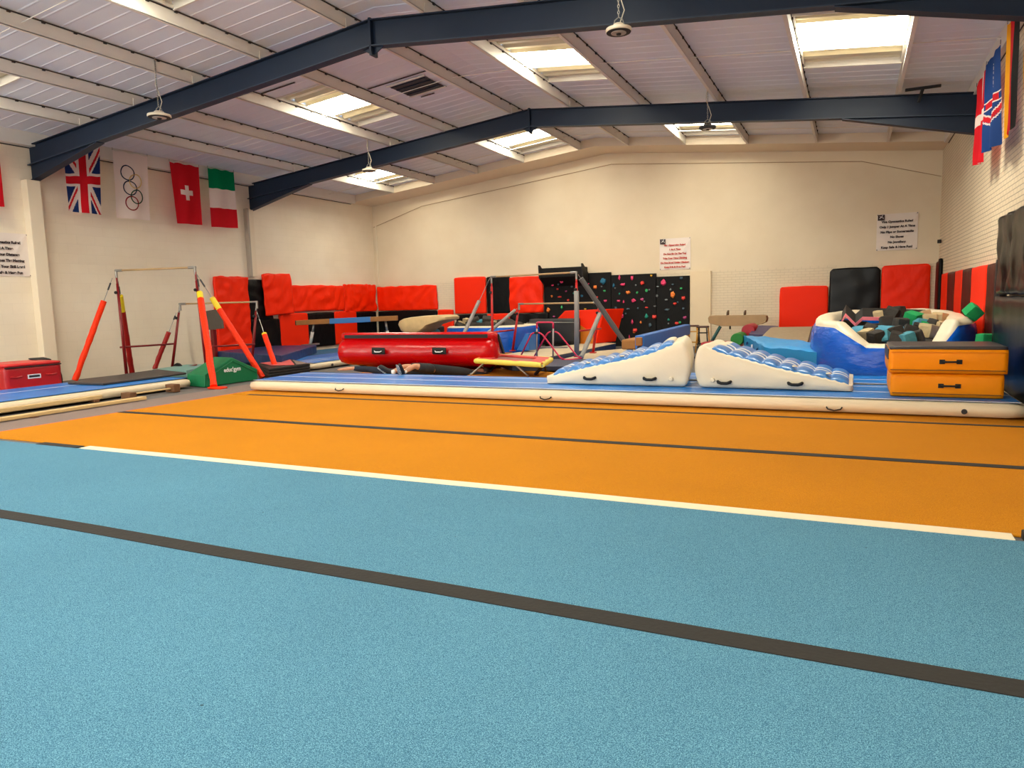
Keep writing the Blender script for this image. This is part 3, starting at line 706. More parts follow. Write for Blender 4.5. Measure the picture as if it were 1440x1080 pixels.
# ================================================================== SIGNS
def sign(wall, a, z, w, h, lines, ink, label, lsz=.088, logo=True):
    r = thing('rules_sign', label, 'sign', wall_M(wall, a, z-h/2, .02).translation)
    M = wall_M(wall, a, z, .012)
    bm = B(); n = 16
    vs = {}
    for i in range(n+1):
        for j in range(n+1):
            x = -w/2+w*i/n; y = -h/2+h*j/n
            d = .012*noise.noise(Vector((x*3, y*3, a)))+.014*math.exp(-((x-y*.6-.22*w)**2)/.004)*(y > -.1)
            if i in (0, n) and j in (0, n): d = 0
            vs[i, j] = bm.verts.new((x, y, d+.004))
    for i in range(n):
        for j in range(n): bm.faces.new((vs[i, j], vs[i+1, j], vs[i+1, j+1], vs[i, j+1]))
    geo = bmesh.ops.extrude_face_region(bm, geom=bm.faces[:]); bmesh.ops.translate(bm, verts=[e for e in geo['geom'] if isinstance(e, bmesh.types.BMVert)], vec=(0, 0, -.003))
    bmesh.ops.transform(bm, matrix=M, verts=bm.verts)
    ob('sheet', bm, SIGNW, r)
    for i, s in enumerate(lines):
        y = h/2-.22*h-(i)*(.70*h/(len(lines)-1))
        ob('lettering', textbm(s, lsz, M @ Matrix.Translation((0, y, .026)), bold=.0042), ink, r)
    if logo:
        bm = box(B(), (-w/2+.02, h/2-.17, .024), (-w/2+.19, h/2-.015, .03)); bmesh.ops.transform(bm, matrix=M, verts=bm.verts); lp_ = ob('logo_patch', bm, INK, r)
        bm = B(); cx, cy = -w/2+.105, h/2-.09     # small white tumbling figure
        tube(bm, [(cx-.045, cy-.03, .031), (cx-.005, cy+.005, .031), (cx+.02, cy+.035, .031)], .008, 6)
        tube(bm, [(cx-.005, cy+.005, .031), (cx+.045, cy-.005, .031), (cx+.055, cy-.035, .031)], .007, 6)
        tube(bm, [(cx-.04, cy+.03, .031), (cx, cy+.015, .031)], .006, 6); lathe(bm, [(.004, -.004), (.013, 0), (.004, .004)], (cx+.03, cy+.05, .031), n=10)
        bmesh.ops.transform(bm, matrix=M, verts=bm.verts); ob('logo_figure', bm, LINE, lp_)
    for sx in (-1, 1):
        for sy in (-1, 1):
            bm = lathe(B(), [(.012, 0), (.014, .008), (.008, .012)], (sx*(w/2-.02), sy*(h/2-.02), .004), n=10)
            bmesh.ops.transform(bm, matrix=M, verts=bm.verts); ob('eyelet', bm, CHAR, r)
sign('back', -5.06, 2.88, .96, .96, ['Viva Gymnastics Rules!', '1 At A Time', 'Do Not Sit On The Top', 'Take Your Time Climbing', 'Do Not Stand Under Climbers', 'Keep Safe & Have Fun!'], INKR, 'white sign with red lettering above the climbing wall', lsz=.071)
sign('back', 1.03, 3.16, 1.0, .99, ['Viva Gymnastics Rules!', 'Only 1 Jumper At A Time', 'No Flips or Somersaults', 'No Shoes', 'No Jewellery', 'Keep Safe & Have Fun!'], INK, 'white sign with dark lettering high at the right of back wall', lsz=.082)
sign('left', 9.36, 2.84, 1.08, .92, ['Viva Gymnastics Rules!', '1 At A Time', 'Keep Your Distance', 'Walk Across The Matting', 'Work To Your Skill Level', 'Keep Safe & Have Fun'], INK, 'white sign with dark lettering on the left wall, cut by the frame', lsz=.078)

# ================================================================== FLAGS
def flagmat(name, rgb):
    m = bpy.data.materials.new(name); m.use_nodes = True; nt = m.node_tree; b = nt.nodes['Principled BSDF']
    b.inputs['Base Color'].default_value = (*lin(rgb), 1); b.inputs['Roughness'].default_value = .85; b.inputs['Specular IOR Level'].default_value = .15
    t = nt.nodes.new('ShaderNodeBsdfTranslucent'); t.inputs[0].default_value = (*lin(rgb), 1)
    mx = nt.nodes.new('ShaderNodeMixShader'); mx.inputs[0].default_value = .38
    nt.links.new(b.outputs[0], mx.inputs[1]); nt.links.new(t.outputs[0], mx.inputs[2]); nt.links.new(mx.outputs[0], nt.nodes['Material Output'].inputs[0])
    return m
FM = {k: flagmat(k+' flag cloth', c) for k, c in dict(red=(206, 26, 40), white=(238, 226, 222), blue=(30, 52, 110), green=(0, 134, 84), gold=(240, 170, 20),
      black=(22, 20, 22), navy=(28, 66, 132), ring_blue=(24, 48, 76), ring_yellow=(220, 190, 130), ring_green=(20, 80, 60), ring_red=(150, 30, 44)).items()}
def union(u, v):           # hung upright: long axis vertical; u across 0..1, v down 0..1
    X, Y = (v-.5)*2.0, (u-.5)           # X along the flag 2:1, Y across
    X *= .86
    if abs(Y) < .1 or abs(X) < .1: return 'red'
    if abs(Y) < .165 or abs(X) < .165: return 'white'
    for s in (1, -1):
        d = (X*.5*s - Y*.86)/math.hypot(.5, .86)
        side = 1 if (X*s > 0) else -1
        if abs(d) < .105:
            dd = d*side*(-1 if s < 0 else 1)
            return 'red' if .0 < dd < .062 else 'white'
    return 'blue'
def swiss(u, v):
    X, Y = (u-.5)*.92, (v-.47)*1.55
    return 'white' if (abs(X) < .058 and abs(Y) < .2) or (abs(Y) < .062 and abs(X) < .2) else 'red'
def italy(u, v): return 'green' if v < .34 else ('white' if v < .66 else 'red')
def danish(u, v): return 'white' if .52 < u < .68 or .42 < v < .54 else 'red'
def german(u, v): return 'gold' if u < .26 else ('red' if u < .66 else 'black')
def scarf(u, v):
    if .46 < v < .53 and .1 < u < .9: return 'red'
    if .70 < v+.25*abs(u-.5) < .76: return 'red'
    if abs(v+.25*abs(u-.5)-.69) < .01 or abs(v+.25*abs(u-.5)-.775) < .01: return 'white'
    if abs(v-.45) < .006 or abs(v-.54) < .006: return 'white'
    if abs(u-.5) < .012 and .08 < v < .6 and (int(v*60) % 3): return 'white'
    return 'navy'
def flag(name, wall, fn, corners, label, keys, wave=.02, seed=0, nu=44, nv=72, rings=None):
    """corners: world top-left, top-right, bottom-right, bottom-left as seen"""
    tl, tr, br_, bl = [Vector(c) for c in corners]
    out = Vector((1,0,0)) if wall == 'left' else Vector((-1,0,0))
    def S(u, v):
        p = (tl*(1-u)+tr*u)*(1-v)+(bl*(1-u)+br_*u)*v
        w = wave*(.25+v)*(math.sin(u*9+seed+1.3*v)+.6*noise.noise(Vector((u*4, v*3, seed))))
        sag = .012*math.sin(u*PI*5)*(1-v)
        return p+out*w-Vector((0, 0, sag))
    r = thing('flag', label, 'flag', (tl+tr+br_+bl)/4-Vector((0, 0, .7)))
    bm = B(); g = {(i, j): bm.verts.new(S(i/nu, j/nv)) for i in range(nu+1) for j in range(nv+1)}
    for i in range(nu):
        for j in range(nv):
            f = bm.faces.new((g[i, j], g[i+1, j], g[i+1, j+1], g[i, j+1])); f.material_index = keys.index(fn((i+.5)/nu, (j+.5)/nv))
    ob('cloth', bm, [FM[k] for k in keys], r, smooth=True)
    if rings:
        W = (tr-tl).length; H = (bl-tl).length
        for (cu, cv, R_, ck) in rings:
            pts = [S(cu+R_/W*math.cos(a), cv+R_/H*math.sin(a))+out*.006 for a in [2*PI*k/40 for k in range(40)]]
            ob('ring', tube(B(), pts, .013, 6, closed=True), FM[ck], r, smooth=True)
    for q in (tl, tr): ob('tie', tube(B(), [q+Vector((0, 0, .06)), q], .004, 5), GAP, r)
XF = -16.05
def L4(a, b, c, d, x=XF): return [at(p[0], p[1], x=x) for p in (a, b, c, d)]
flag('flag', 'left', union, L4((88, 208), (140, 206), (143.5, 302), (96, 297)), 'Union Jack flag hanging upright, partly behind the nearer roof frame', ['red', 'white', 'blue'], seed=1, nu=60, nv=100)
rg = [(.385,.305,.17,'ring_blue'),(.60,.42,.165,'ring_yellow'),(.44,.53,.165,'ring_blue'),(.62,.655,.165,'ring_green'),(.47,.76,.165,'ring_red')]
flag('flag', 'left', lambda u, v: 'white', L4((158, 211), (207, 220), (211.5, 310), (164, 306)), 'white flag with five interlocking rings on the left wall', ['white'], seed=2, nu=24, nv=40, rings=rg)
flag('flag', 'left', swiss, L4((238, 227), (279.5, 235), (284, 316.5), (250, 314)), 'red flag with white cross on the left wall', ['red', 'white'], seed=3)
flag('flag', 'left', italy, L4((292, 236), (328.5, 242), (334, 321), (298, 319)), 'green, white and red striped flag beside the farther roof frame', ['green', 'white', 'red'], seed=4, nv=60)
flag('flag', 'left', lambda u, v: 'red', L4((-46, 200), (-3, 204), (6, 291), (-36, 289)), 'red flag at the far left edge of the view', ['red'], seed=5, nu=20, nv=30)
XG = 1.80
flag('flag', 'right', danish, [at(1373.5, 122, x=XG), at(1389, 92, x=XG), at(1381, 228, x=XG), at(1371, 233, x=XG)], 'red flag with a white cross high on the right wall', ['red', 'white'], wave=.03, seed=6)
flag('flag', 'right', scarf, [at(1387, 92, x=XG-.02), at(1407, 62, x=XG-.02), at(1404, 203, x=XG-.02), at(1384, 215, x=XG-.02)], 'blue flag with red and white bands on the right wall', ['navy', 'red', 'white'], wave=.035, seed=7)
flag('flag', 'right', german, [at(1417, 34, x=XG), at(1434, 22, x=XG), at(1426, 176, x=XG), at(1412, 196, x=XG)], 'gold, red and black striped flag nearest on the right wall', ['gold', 'red', 'black'], wave=.02, seed=8)
flag('flag', 'right', german, [at(1441, 20, x=XG), at(1470, -20, x=XG), at(1462, 150, x=XG), at(1437, 170, x=XG)], 'gold and red flag cut off by the right edge of the view', ['gold', 'red', 'black'], wave=.02, seed=9)

# ================================================================== HANGING LAMPS
LAMP_IN = mat('lamp lens, unlit', (150, 140, 134), rough=.3)
def lamp(px, py, dist_y, r, label, drop, dark=False):
    c = at(px, py, y=dist_y)
    t = thing('pendant_lamp', label, 'lamp', c)
    ob('housing', lathe(B(), [(r*.35, .09), (r*.5, .06), (r*.98, .03), (r, 0), (r*.94, -.012)], c, n=32), CHAR if dark else mat('lamp rim enamel', (214, 204, 184), rough=.4), t, smooth=True, sharp=35)
    ob('bezel', lathe(B(), [(r*.95, -.006), (r*.93, -.018), (r*.6, -.02)], c, n=32), BLKM, t)
    ln_ = ob('lens', lathe(B(), [(r*.6, -.015), (r*.58, -.026), (r*.2, -.03)], c, n=28), LAMP_IN, t)
    ob('sensor', lathe(B(), [(r*.2, -.028), (r*.17, -.045), (.01, -.047)], c, n=16), BLKM, ln_)
    ob('hook', tube(B(), [c+Vector((-r*.45, 0, .06)), c+Vector((-r*.3, 0, .14)), c+Vector((0, 0, .17)), c+Vector((r*.3, 0, .14)), c+Vector((r*.45, 0, .06))], .007, 6), METAL, t)
    ch = B(); z = c.z+.17; k = 0; top = ztop(c.x)+PH-.005
    while z < top:
        rr = [(math.cos(a)*.012, math.sin(a)*.024) for a in [2*PI*q/10 for q in range(10)]]
        tube(ch, [Vector((c.x+(a if k % 2 else 0), c.y+(0 if k % 2 else a), z+.02+b)) for a, b in rr], .0035, 5, closed=True); z += .038; k += 1
    ob('chain', ch, METAL, t)
    wpts = [c+Vector((.02, 0, .1)), c+Vector((.07, .02, .25)), c+Vector((.02, .01, .42)), c+Vector((-.03, 0, .55)), c+Vector((0, 0, top-c.z-.02))]
    ob('flex', tube(B(), wpts, .007, 6), mat('lamp flex', (196, 188, 170), rough=.6), t, smooth=True)
lamp(224, 164, 9.25, .2, 'white rimmed pendant lamp in front of the nearer frame, left', .6)
lamp(519, 240, 15.5, .18, 'white rimmed pendant lamp in front of the farther frame, left', .6)
lamp(870, 44, 9.25, .165, 'round pendant lamp in front of the nearer frame, top centre', .6)
lamp(995, 180, 15.5, .17, 'dark pendant lamp below the farther frame, right of centre', .6, dark=True)
# black bracket on the farther frame
c = at(1298, 124, y=16.3)
bb = thing('black_bracket', 'black T-shaped bracket standing on the farther roof frame', 'bracket', c)
ob('cross_bar', box(B(), c+Vector((-.3, -.03, -.02)), c+Vector((.3, .03, .03)), .006), BLKM, bb)
ob('stem', tube(B(), [c, c+Vector((-.07, 0, -.25))], .03, 8), BLKM, bb)
# square dark roof vent
v = [(-9.12, 13.3), (-8.2, 14.17)]
vt = thing('roof_vent', 'square dark vent opening in the roof left of the ridge', 'vent', (-8.66, 13.7, ztop(-8.66)+PH-.03))
def slope_slab(bm, x0, x1, y0, y1, z0, z1):
    return hexa(bm, [(x0, y0, ztop(x0)+z0), (x1, y0, ztop(x1)+z0), (x1, y1, ztop(x1)+z0), (x0, y1, ztop(x0)+z0),
                     (x0, y0, ztop(x0)+z1), (x1, y0, ztop(x1)+z1), (x1, y1, ztop(x1)+z1), (x0, y1, ztop(x0)+z1)])
ob('grille', slope_slab(B(), -9.1, -8.22, 13.32, 14.15, PH-.028, PH-.02), mat('dark vent interior', (24, 34, 42), rough=.5), vt)
for q in range(4): ob('louvre', slope_slab(B(), -9.08, -8.24, 13.38+q*.2, 13.42+q*.2, PH-.045, PH-.028), STEELB, vt)
for q in (13.27, 14.15): ob('frame_rail', slope_slab(B(), -9.14, -8.18, q, q+.05, PH-.04, PH-.018), PURL, vt)

# ================================================================== UNEVEN BARS
def lerp(a, b, t): return Vector(a)*(1-t)+Vector(b)*t
def bars(label, base, hi, lo, hi_foot, lo_foot, stays, rails, cols, extra_pads=()):
    """hi/lo: (left top, right top); feet: matching foot points; stays: (top, foot, pad from, yellow until, pad material, radius)"""
    t = thing('uneven_bars', label, 'gymnastics bars', base)
    up_m, barm = cols
    for nm, tops, feet in (('high_bar', hi, hi_foot), ('low_bar', lo, lo_foot)):
        a, b = Vector(tops[0]), Vector(tops[1])
        bar_ = ob(nm, tube(B(), [a, b], .021, 12), barm, t, smooth=True)
        for e, f in ((a, b), (b, a)):
            d = (f-e).normalized()
            bm = B(); tube(bm, [e-d*.02, e+d*.16], .028, 10); tube(bm, [e+Vector((0, 0, .025)), e-Vector((0, 0, .16))], .026, 10)
            ob('bar_fitting', bm, METAL, bar_, smooth=True, sharp=40)
        for e, ft in zip((a, b), feet):
            ft = Vector(ft); k = lerp(e, ft, .12)
            upr = ob('upright', tube(B(), [k, ft], [.028, .036], 12), up_m, t, smooth=True)
            ob('telescopic_tube', tube(B(), [e-Vector((0, 0, .02)), lerp(e, ft, .2)], .022, 10), up_m if nm == 'high_bar' else METAL, t, smooth=True)
            bm = B(); c = lerp(e, ft, .2)+Vector((.0, -.06, 0)); bmesh.ops.create_uvsphere(bm, u_segments=10, v_segments=8, radius=.035); bmesh.ops.translate(bm, verts=bm.verts, vec=c)
            tube(bm, [c, c+Vector((0, .06, 0))], .01, 6); ob('knob', bm, BLKM, upr, smooth=True)
            ob('foot_plate', box(B(), ft+Vector((-.07, -.07, -.01)), ft+Vector((.07, .07, .02)), .006), up_m, upr)
    for (tp, ft, p0, yl, pm, rr) in stays:
        tp, ft = Vector(tp), Vector(ft)
        ob('cable', tube(B(), [tp, lerp(tp, ft, max(p0, .05))], .008, 6), METAL, t)
        bm = B(); q = lerp(tp, ft, .12); tube(bm, [lerp(tp, ft, .05), q], .018, 8); ob('tensioner', bm, CHAR, t)
        if yl > p0: ob('yellow_sleeve', tube(B(), [lerp(tp, ft, p0), lerp(tp, ft, yl)], rr*.98, 14), YEL, t, smooth=True, sharp=60)
        n = 16; pts = []; rs = []
        for i in range(n+1):
            s = i/n; p = lerp(lerp(tp, ft, yl), ft, s)
            p = p+Vector((noise.noise(Vector((s*6, tp.x, ft.x)))*.018*s, noise.noise(Vector((s*6, tp.y, 2)))*.018*s, 0))
            pts.append(p); rs.append(rr*(1+.25*s*noise.noise(Vector((s*22, ft.x, 5)))))
        ob('padding', tube(B(), pts, rs, 14), pm, t, smooth=True, sharp=60)
    for a, b in rails: ob('cross_rail', tube(B(), [a, b], .022, 8), up_m, t, smooth=True)
    return t
# left set
hA, hB = at(163, 380.5, y=10.95), at(274, 376, y=11.45)
lA, lB = at(253, 427.5, y=12.35), at(361, 424.5, y=12.9)
fa = at(178, 531, z=.02); fa = Vector((hA.x, hA.y, .012))
def base_under(px, py, top, z=.012):      # foot point on the ray with the same depth y as its top
    p = at(px, py, y=top.y); p.z = z; return p
hAf, hBf = base_under(178.5, 531, hA), base_under(291, 520, hB)
lAf, lBf = base_under(241, 520, lA), base_under(352, 505, lB)
bars('tall red uneven bars with padded stays by the left wall', (-13.6, 11.7, 0), (hA, hB), (lA, lB), (hAf, hBf), (lAf, lBf),
     [(at(158, 391, y=10.93), at(105, 535, y=10.0), .23, .23, PADRED, .062),
      (at(166, 396, y=11.0), at(186, 527, y=11.9), .14, .30, PADDARK, .062),
      (at(277, 386, y=11.4), at(301, 543.5, z=.05), .18, .24, PADRED, .066),
      (at(277, 386, y=11.5), at(370, 531, y=11.75), .23, .34, PADRED, .062),
      (at(248, 440, y=12.3), at(217, 519, y=12.0), .34, .34, PADDARK, .055),
      (at(361, 438, y=12.9), at(391, 527, y=12.35), .36, .385, PADRED, .06)],
     [(at(169, 488.5, y=10.95), at(245, 483.5, y=12.35)), (at(298, 487.5, y=11.45), at(358, 484, y=12.85))], (BARRED, WOOD))
ob('padding_foot', softbox(B(), (.34, .2, .05), T(*(at(306, 545, z=.03)-Vector((0, 0, .03)))), cell=.08, r=.02, wr=.01, wf=9, seed=3), PADRED, smooth=True, label='loose orange red pad end lying at the foot of the front stay', cat='pad')
wh = at(250, 513, y=12.2)
w_ = thing('transport_wheel', 'small black transport wheel beside the foot of the low bar', 'wheel', (wh.x, wh.y, 0))
tyre_ = ob('tyre', lathe(B(), [(.05, -.04), (.13, -.035), (.14, 0), (.13, .035), (.05, .04)], (wh.x, wh.y, .14), axis='y', n=24), BLKM, w_, smooth=True, sharp=40)
ob('hub', lathe(B(), [(.02, -.05), (.05, -.045), (.05, .045), (.02, .05)], (wh.x, wh.y, .14), axis='y', n=16), METAL, tyre_)
ob('axle_bar', tube(B(), [(wh.x, wh.y, .14), at(277, 513, y=12.35)], .015, 8), BARRED, w_)
# grey pad panel on its post
gp = thing('grey_panel', 'grey panel on a dark post in front of tall red wall mat', 'panel', (-14.6, 13.9, 0))
pA = [at(286, 438, y=13.9), at(306, 434.5, y=13.9), at(310, 441, y=13.9), at(313, 462, y=13.9), at(290, 464, y=13.9)]
ob('panel', prism(B(), pA, (0, .06, 0), bevel=.006), mat('grey brown panel', (96, 88, 80), rough=.8, var=.1, vscale=6), gp)
q = at(299, 466, y=13.95)
ob('post', box(B(), (q.x-.06, 13.92, .0), (q.x+.06, 14.02, q.z+.05)), BARRED, gp)
q2 = at(288.5, 470, y=13.95); ob('bracket', tube(B(), [(q2.x, 13.97, 1.62), (q2.x, 13.97, .95)], .018, 8), BARRED, gp)
ob('knob', lathe(B(), [(.01, -.03), (.04, -.02), (.04, .02), (.01, .03)], at(289, 459, y=13.9), n=12), BLKM, gp)

# centre set
h2A, h2B = at(691, 389.5, y=16.4), at(810.5, 383, y=15.8)
l2A, l2B = at(730, 427.5, y=17.7), at(842.5, 425.5, y=17.2)
def p2(px, py, y): return at(px, py, y=y)
bars('uneven bars with grey and red uprights in front of climbing wall', (-6.9, 16.6, 0), (h2A, h2B), (l2A, l2B),
     (base_under(693, 495, h2A, .22), base_under(812, 502, h2B, .22)), (base_under(721, 497, l2A, .2), base_under(834, 497, l2B, .2)),
     [(p2(689, 391, 16.4), p2(650, 474, 15.3), .40, .40, GREYT, .045),
      (p2(727, 434, 17.7), p2(682, 472, 16.9), .06, .06, GREYT, .045),
      (p2(813, 386, 15.8), p2(887, 494, 16.6), .05, .05, DGREYT, .06),
      (p2(845, 438, 17.2), p2(817, 503, 15.6), .06, .06, GREYT, .055)],
     [(p2(690, 467.5, 16.4), p2(722, 464, 17.7)), (p2(813, 465.5, 15.8), p2(845, 462, 17.2))], (BRED, WOOD))
ob('post_padding', tube(B(), [p2(810.5, 409, 15.76), p2(811, 430, 15.76), p2(811, 432, 15.76), p2(811, 500, 15.76)], [.058, .058, .058, .062], 14), GREYT, smooth=True,
   label='grey foam sleeve strapped round the right post of centre bars', cat='padding')

# ================================================================== RED INFLATABLE
rr_ = thing('inflatable_wedge', 'long glossy red inflatable lying over two people', 'inflatable', (-8.1, 12.9, 0))
prof = [(12.16, .985), (12.07, .95), (12.06, .875), (12.10, .84), (12.02, .80), (11.95, .70), (11.92, .58), (11.95, .45), (12.03, .36), (12.2, .30), (12.55, .27), (12.9, .25), (13.1, .12), (13.3, .03),
        (13.9, .015), (14.05, .1), (14.1, .3), (14.0, .45), (13.2, .74)]
bm = B(); xl, xr = -9.86, -6.55; NX = 46; cyc = (13.0, .5); rows = []
def rl(x, y, z):      # the far end sits farther from the camera than the near end
    s = (x-xl)/(xr-xl); return Vector((x-.42*max(0, y-12.1)*s, y+.95*s, max(.015, z-(1.55-z)*.075*s)))
for i in range(NX+1):
    s = i/NX; x = xl+(xr-xl)*s
    e = min(s, 1-s)*(xr-xl); sc_ = 1.0 if e > .28 else .80+.20*math.sqrt(max(0, 1-((.28-e)/.28)**2))
    ring = []
    for k, (yy, zz) in enumerate(prof):
        w = .010*noise.noise(Vector((x*2.2, k*.35, 3)))+.012*noise.noise(Vector((x*9, k*.5, 9)))*(1 if 4 < k < 9 else .3)
        y_ = cyc[0]+(yy-cyc[0])*sc_; z_ = max(.015, cyc[1]+(zz-cyc[1])*(sc_ if k > 3 and k < 11 else min(1, sc_+.12)))
        ring.append(bm.verts.new(rl(x, y_-w, z_)))
    rows.append(ring)
NP = len(prof)
for i in range(NX):
    for k in range(NP): bm.faces.new((rows[i][k], rows[i+1][k], rows[i+1][(k+1) % NP], rows[i][(k+1) % NP]))
bm.faces.new(rows[0]); bm.faces.new(list(reversed(rows[-1])))
bmesh.ops.triangulate(bm, faces=[f for f in bm.faces if len(f.verts) > 4])
ob('body', bm, ROLLR, rr_, smooth=True, sharp=70)
bm = B(); prism(bm, [rl(-9.66, 12.035, .872), rl(-6.72, 12.035, .872), rl(-6.72, 12.035, .940), rl(-9.66, 12.035, .940)], (0, .03, 0)); ob('hook_strip', bm, BLKM, rr_)
bm = B(); prism(bm, [rl(xr-.03, 12.3, .93), rl(xr-.03, 13.95, .47), rl(xr-.03, 13.95, .37), rl(xr-.03, 12.3, .83)], (.06, .02, 0)); ob('end_strip', bm, BLKM, rr_)
for px in (532, 617.5):
    c = at(px, 493.5, y=11.88+.95*(px-476)/210); bm = B()
    softbox(bm, (.33, .03, .14), T(c.x, c.y, c.z-.07), cell=.05, r=.05); hp_ = ob('handle_patch', bm, BLKM, rr_, smooth=True)
    ob('handle', tube(B(), [c+Vector((-.09, -.01, -.0)), c+Vector((-.06, -.04, -.02)), c+Vector((.06, -.04, -.02)), c+Vector((.09, -.01, 0))], .012, 8), LINE, hp_, smooth=True)
for x in (-9.1, -8.3, -7.2):    # folded welt seams
    ob('welt', tube(B(), [rl(x, 11.93, .62), rl(x+.1, 11.935, .5), rl(x+.18, 12.0, .38)], .008, 6), ROLLR, rr_)

# ================================================================== PEOPLE UNDER IT
def skin_body(name, pts, edges, radii, m, parent, root=0, sub=2):
    me = bpy.data.meshes.new(name); org = ROOTLOC[parent.name]
    me.from_pydata([tuple(Vector(p)-org) for p in pts], edges, []); me.materials.append(m)
    o = bpy.data.objects.new(name, me); COL.objects.link(o); o.parent = parent
    md = o.modifiers.new('skin', 'SKIN')
    for i, v in enumerate(me.skin_vertices[0].data):
        r = radii[i]; v.radius = r if isinstance(r, tuple) else (r, r); v.use_root = (i == root)
    md.use_smooth_shade = True
    s = o.modifiers.new('sub', 'SUBSURF'); s.levels = sub; s.render_levels = sub
    dg = bpy.context.evaluated_depsgraph_get(); dg.update()
    nm = bpy.data.meshes.new_from_object(o.evaluated_get(dg)); o.modifiers.clear(); o.data = nm
    for p in nm.polygons: p.use_smooth = True
    return o
def person(label, hipL, hipR, kneeL, kneeR, ankL, ankR, toeL, toeR, shoulder, head, legm, topm, shorts, shoes):
    pel = (Vector(hipL)+Vector(hipR))/2
    t = thing('person', label, 'person', (pel.x, pel.y, 0))
    sh = Vector(shoulder); hd = Vector(head); ax = (sh-pel).normalized(); side = ax.cross(Vector((0, 0, 1))).normalized()
    neck = lerp(sh, hd, .45)
    P = [pel, lerp(pel, sh, .45), sh, neck, hd]; R = [(.09, .07), (.09, .07), (.11, .07), (.055, .055), (.085, .1)]
    E = [(0, 1), (1, 2), (2, 3), (3, 4)]
    def add(p, r, prev): P.append(Vector(p)); R.append(r); E.append((prev, len(P)-1)); return len(P)-1
    for hp, kn, an, to in ((hipL, kneeL, ankL, toeL), (hipR, kneeR, ankR, toeR)):
        i = add(hp, .085, 0); i = add(lerp(hp, kn, .5), .075, i); i = add(kn, .056, i); i = add(lerp(kn, an, .4), .056, i); i = add(an, .036, i)
        h = add(lerp(an, to, -.22), .034, i); i = add(lerp(an, to, .55), (.036, .03), i); add(to, (.034, .016), i)
    for s in (-1, 1):
        i = add(sh+side*s*.17, .05, 2); i = add(sh+side*s*.22+ax*.2, .042, i); w = add(sh+side*s*.15+ax*.42, .03, i); pm = add(sh+side*s*.14+ax*.5, (.036, .018), w)
        for k in range(4): j = add(P[pm]+ax*.05+side*(k-1.5)*.02, .0095, pm); add(P[pm]+ax*(.10-abs(k-1.3)*.008)+side*(k-1.5)*.022-Vector((0, 0, .01)), .008, j)
        j = add(P[pm]+side*s*-.04-ax*.0, .011, pm); add(P[pm]+side*s*-.055+ax*.035, .009, j)
    skin_body('body', P, E, R, SKIN, t)
    # clothes
    def garment(nm, idx_pts, rad, m):
        Pp = [p for p in idx_pts[0]]; skin_body(nm, Pp, idx_pts[1], rad, m, t, sub=2)
    if legm:
        Pp = [pel]; Ed = []; Rr = [(.13, .1)]
        for hp, kn, an in ((hipL, kneeL, ankL), (hipR, kneeR, ankR)):
            b0 = len(Pp)
            for p, r in ((hp, .098), (lerp(hp, kn, .5), .086), (kn, .07), (lerp(kn, an, .45), .066), (lerp(kn, an, .88), .048)): Pp.append(Vector(p)); Rr.append(r)
            Ed += [(0, b0)]+[(b0+k, b0+k+1) for k in range(4)]
        skin_body('leggings', Pp, Ed, Rr, legm, t)
    if shorts:
        Pp = [pel]; Ed = []; Rr = [(.14, .11)]
        for hp, kn in ((hipL, kneeL), (hipR, kneeR)):
            b0 = len(Pp)
            for p, r in ((hp, .105), (lerp(hp, kn, .45), .1), (lerp(hp, kn, .82), .095)): Pp.append(Vector(p)); Rr.append(r)
            Ed += [(0, b0), (b0, b0+1), (b0+1, b0+2)]
        skin_body('shorts', Pp, Ed, Rr, shorts, t)
    skin_body('top', [pel-ax*.08, lerp(pel, sh, .5), sh, sh+side*.19, sh-side*.19, sh+side*.22+ax*.2, sh-side*.22+ax*.2, sh+side*.155+ax*.4, sh-side*.155+ax*.4], [(0, 1), (1, 2), (2, 3), (2, 4), (3, 5), (4, 6), (5, 7), (6, 8)],
              [(.14, .11), (.15, .11), (.16, .105), .065, .065, .058, .058, .045, .045], topm, t)
    bm = B(); bmesh.ops.create_uvsphere(bm, u_segments=16, v_segments=10, radius=.105); bmesh.ops.scale(bm, vec=(1, 1, .9), verts=bm.verts)
    bmesh.ops.translate(bm, verts=bm.verts, vec=hd+ax*.045); ob('hair', bm, mat('dark brown hair', (48, 32, 24), rough=.7), t, smooth=True)
    face = B()      # nose, brow ridge, lips and ears on the upward-facing head
    f0 = hd+Vector((0, 0, .095))
    tube(face, [f0-ax*.0, f0-ax*.03+Vector((0, 0, .012))], [.008, .013], 8)
    tube(face, [f0-ax*.06+side*.022, f0-ax*.062, f0-ax*.06-side*.022], [.004, .007, .004], 8)
    for s in (-1, 1): tube(face, [hd+side*s*.092+ax*.02, hd+side*s*.1-ax*.02], [.012, .008], 8)
    ob('face', face, SKIN, t, smooth=True)
    bm = B()
    for s in (-1, 1): bmesh.ops.create_uvsphere(bm, u_segments=8, v_segments=6, radius=.011, matrix=Matrix.Translation(f0+ax*.012+side*s*.032))
    ob('eyes', bm, BLKM, t, smooth=True)
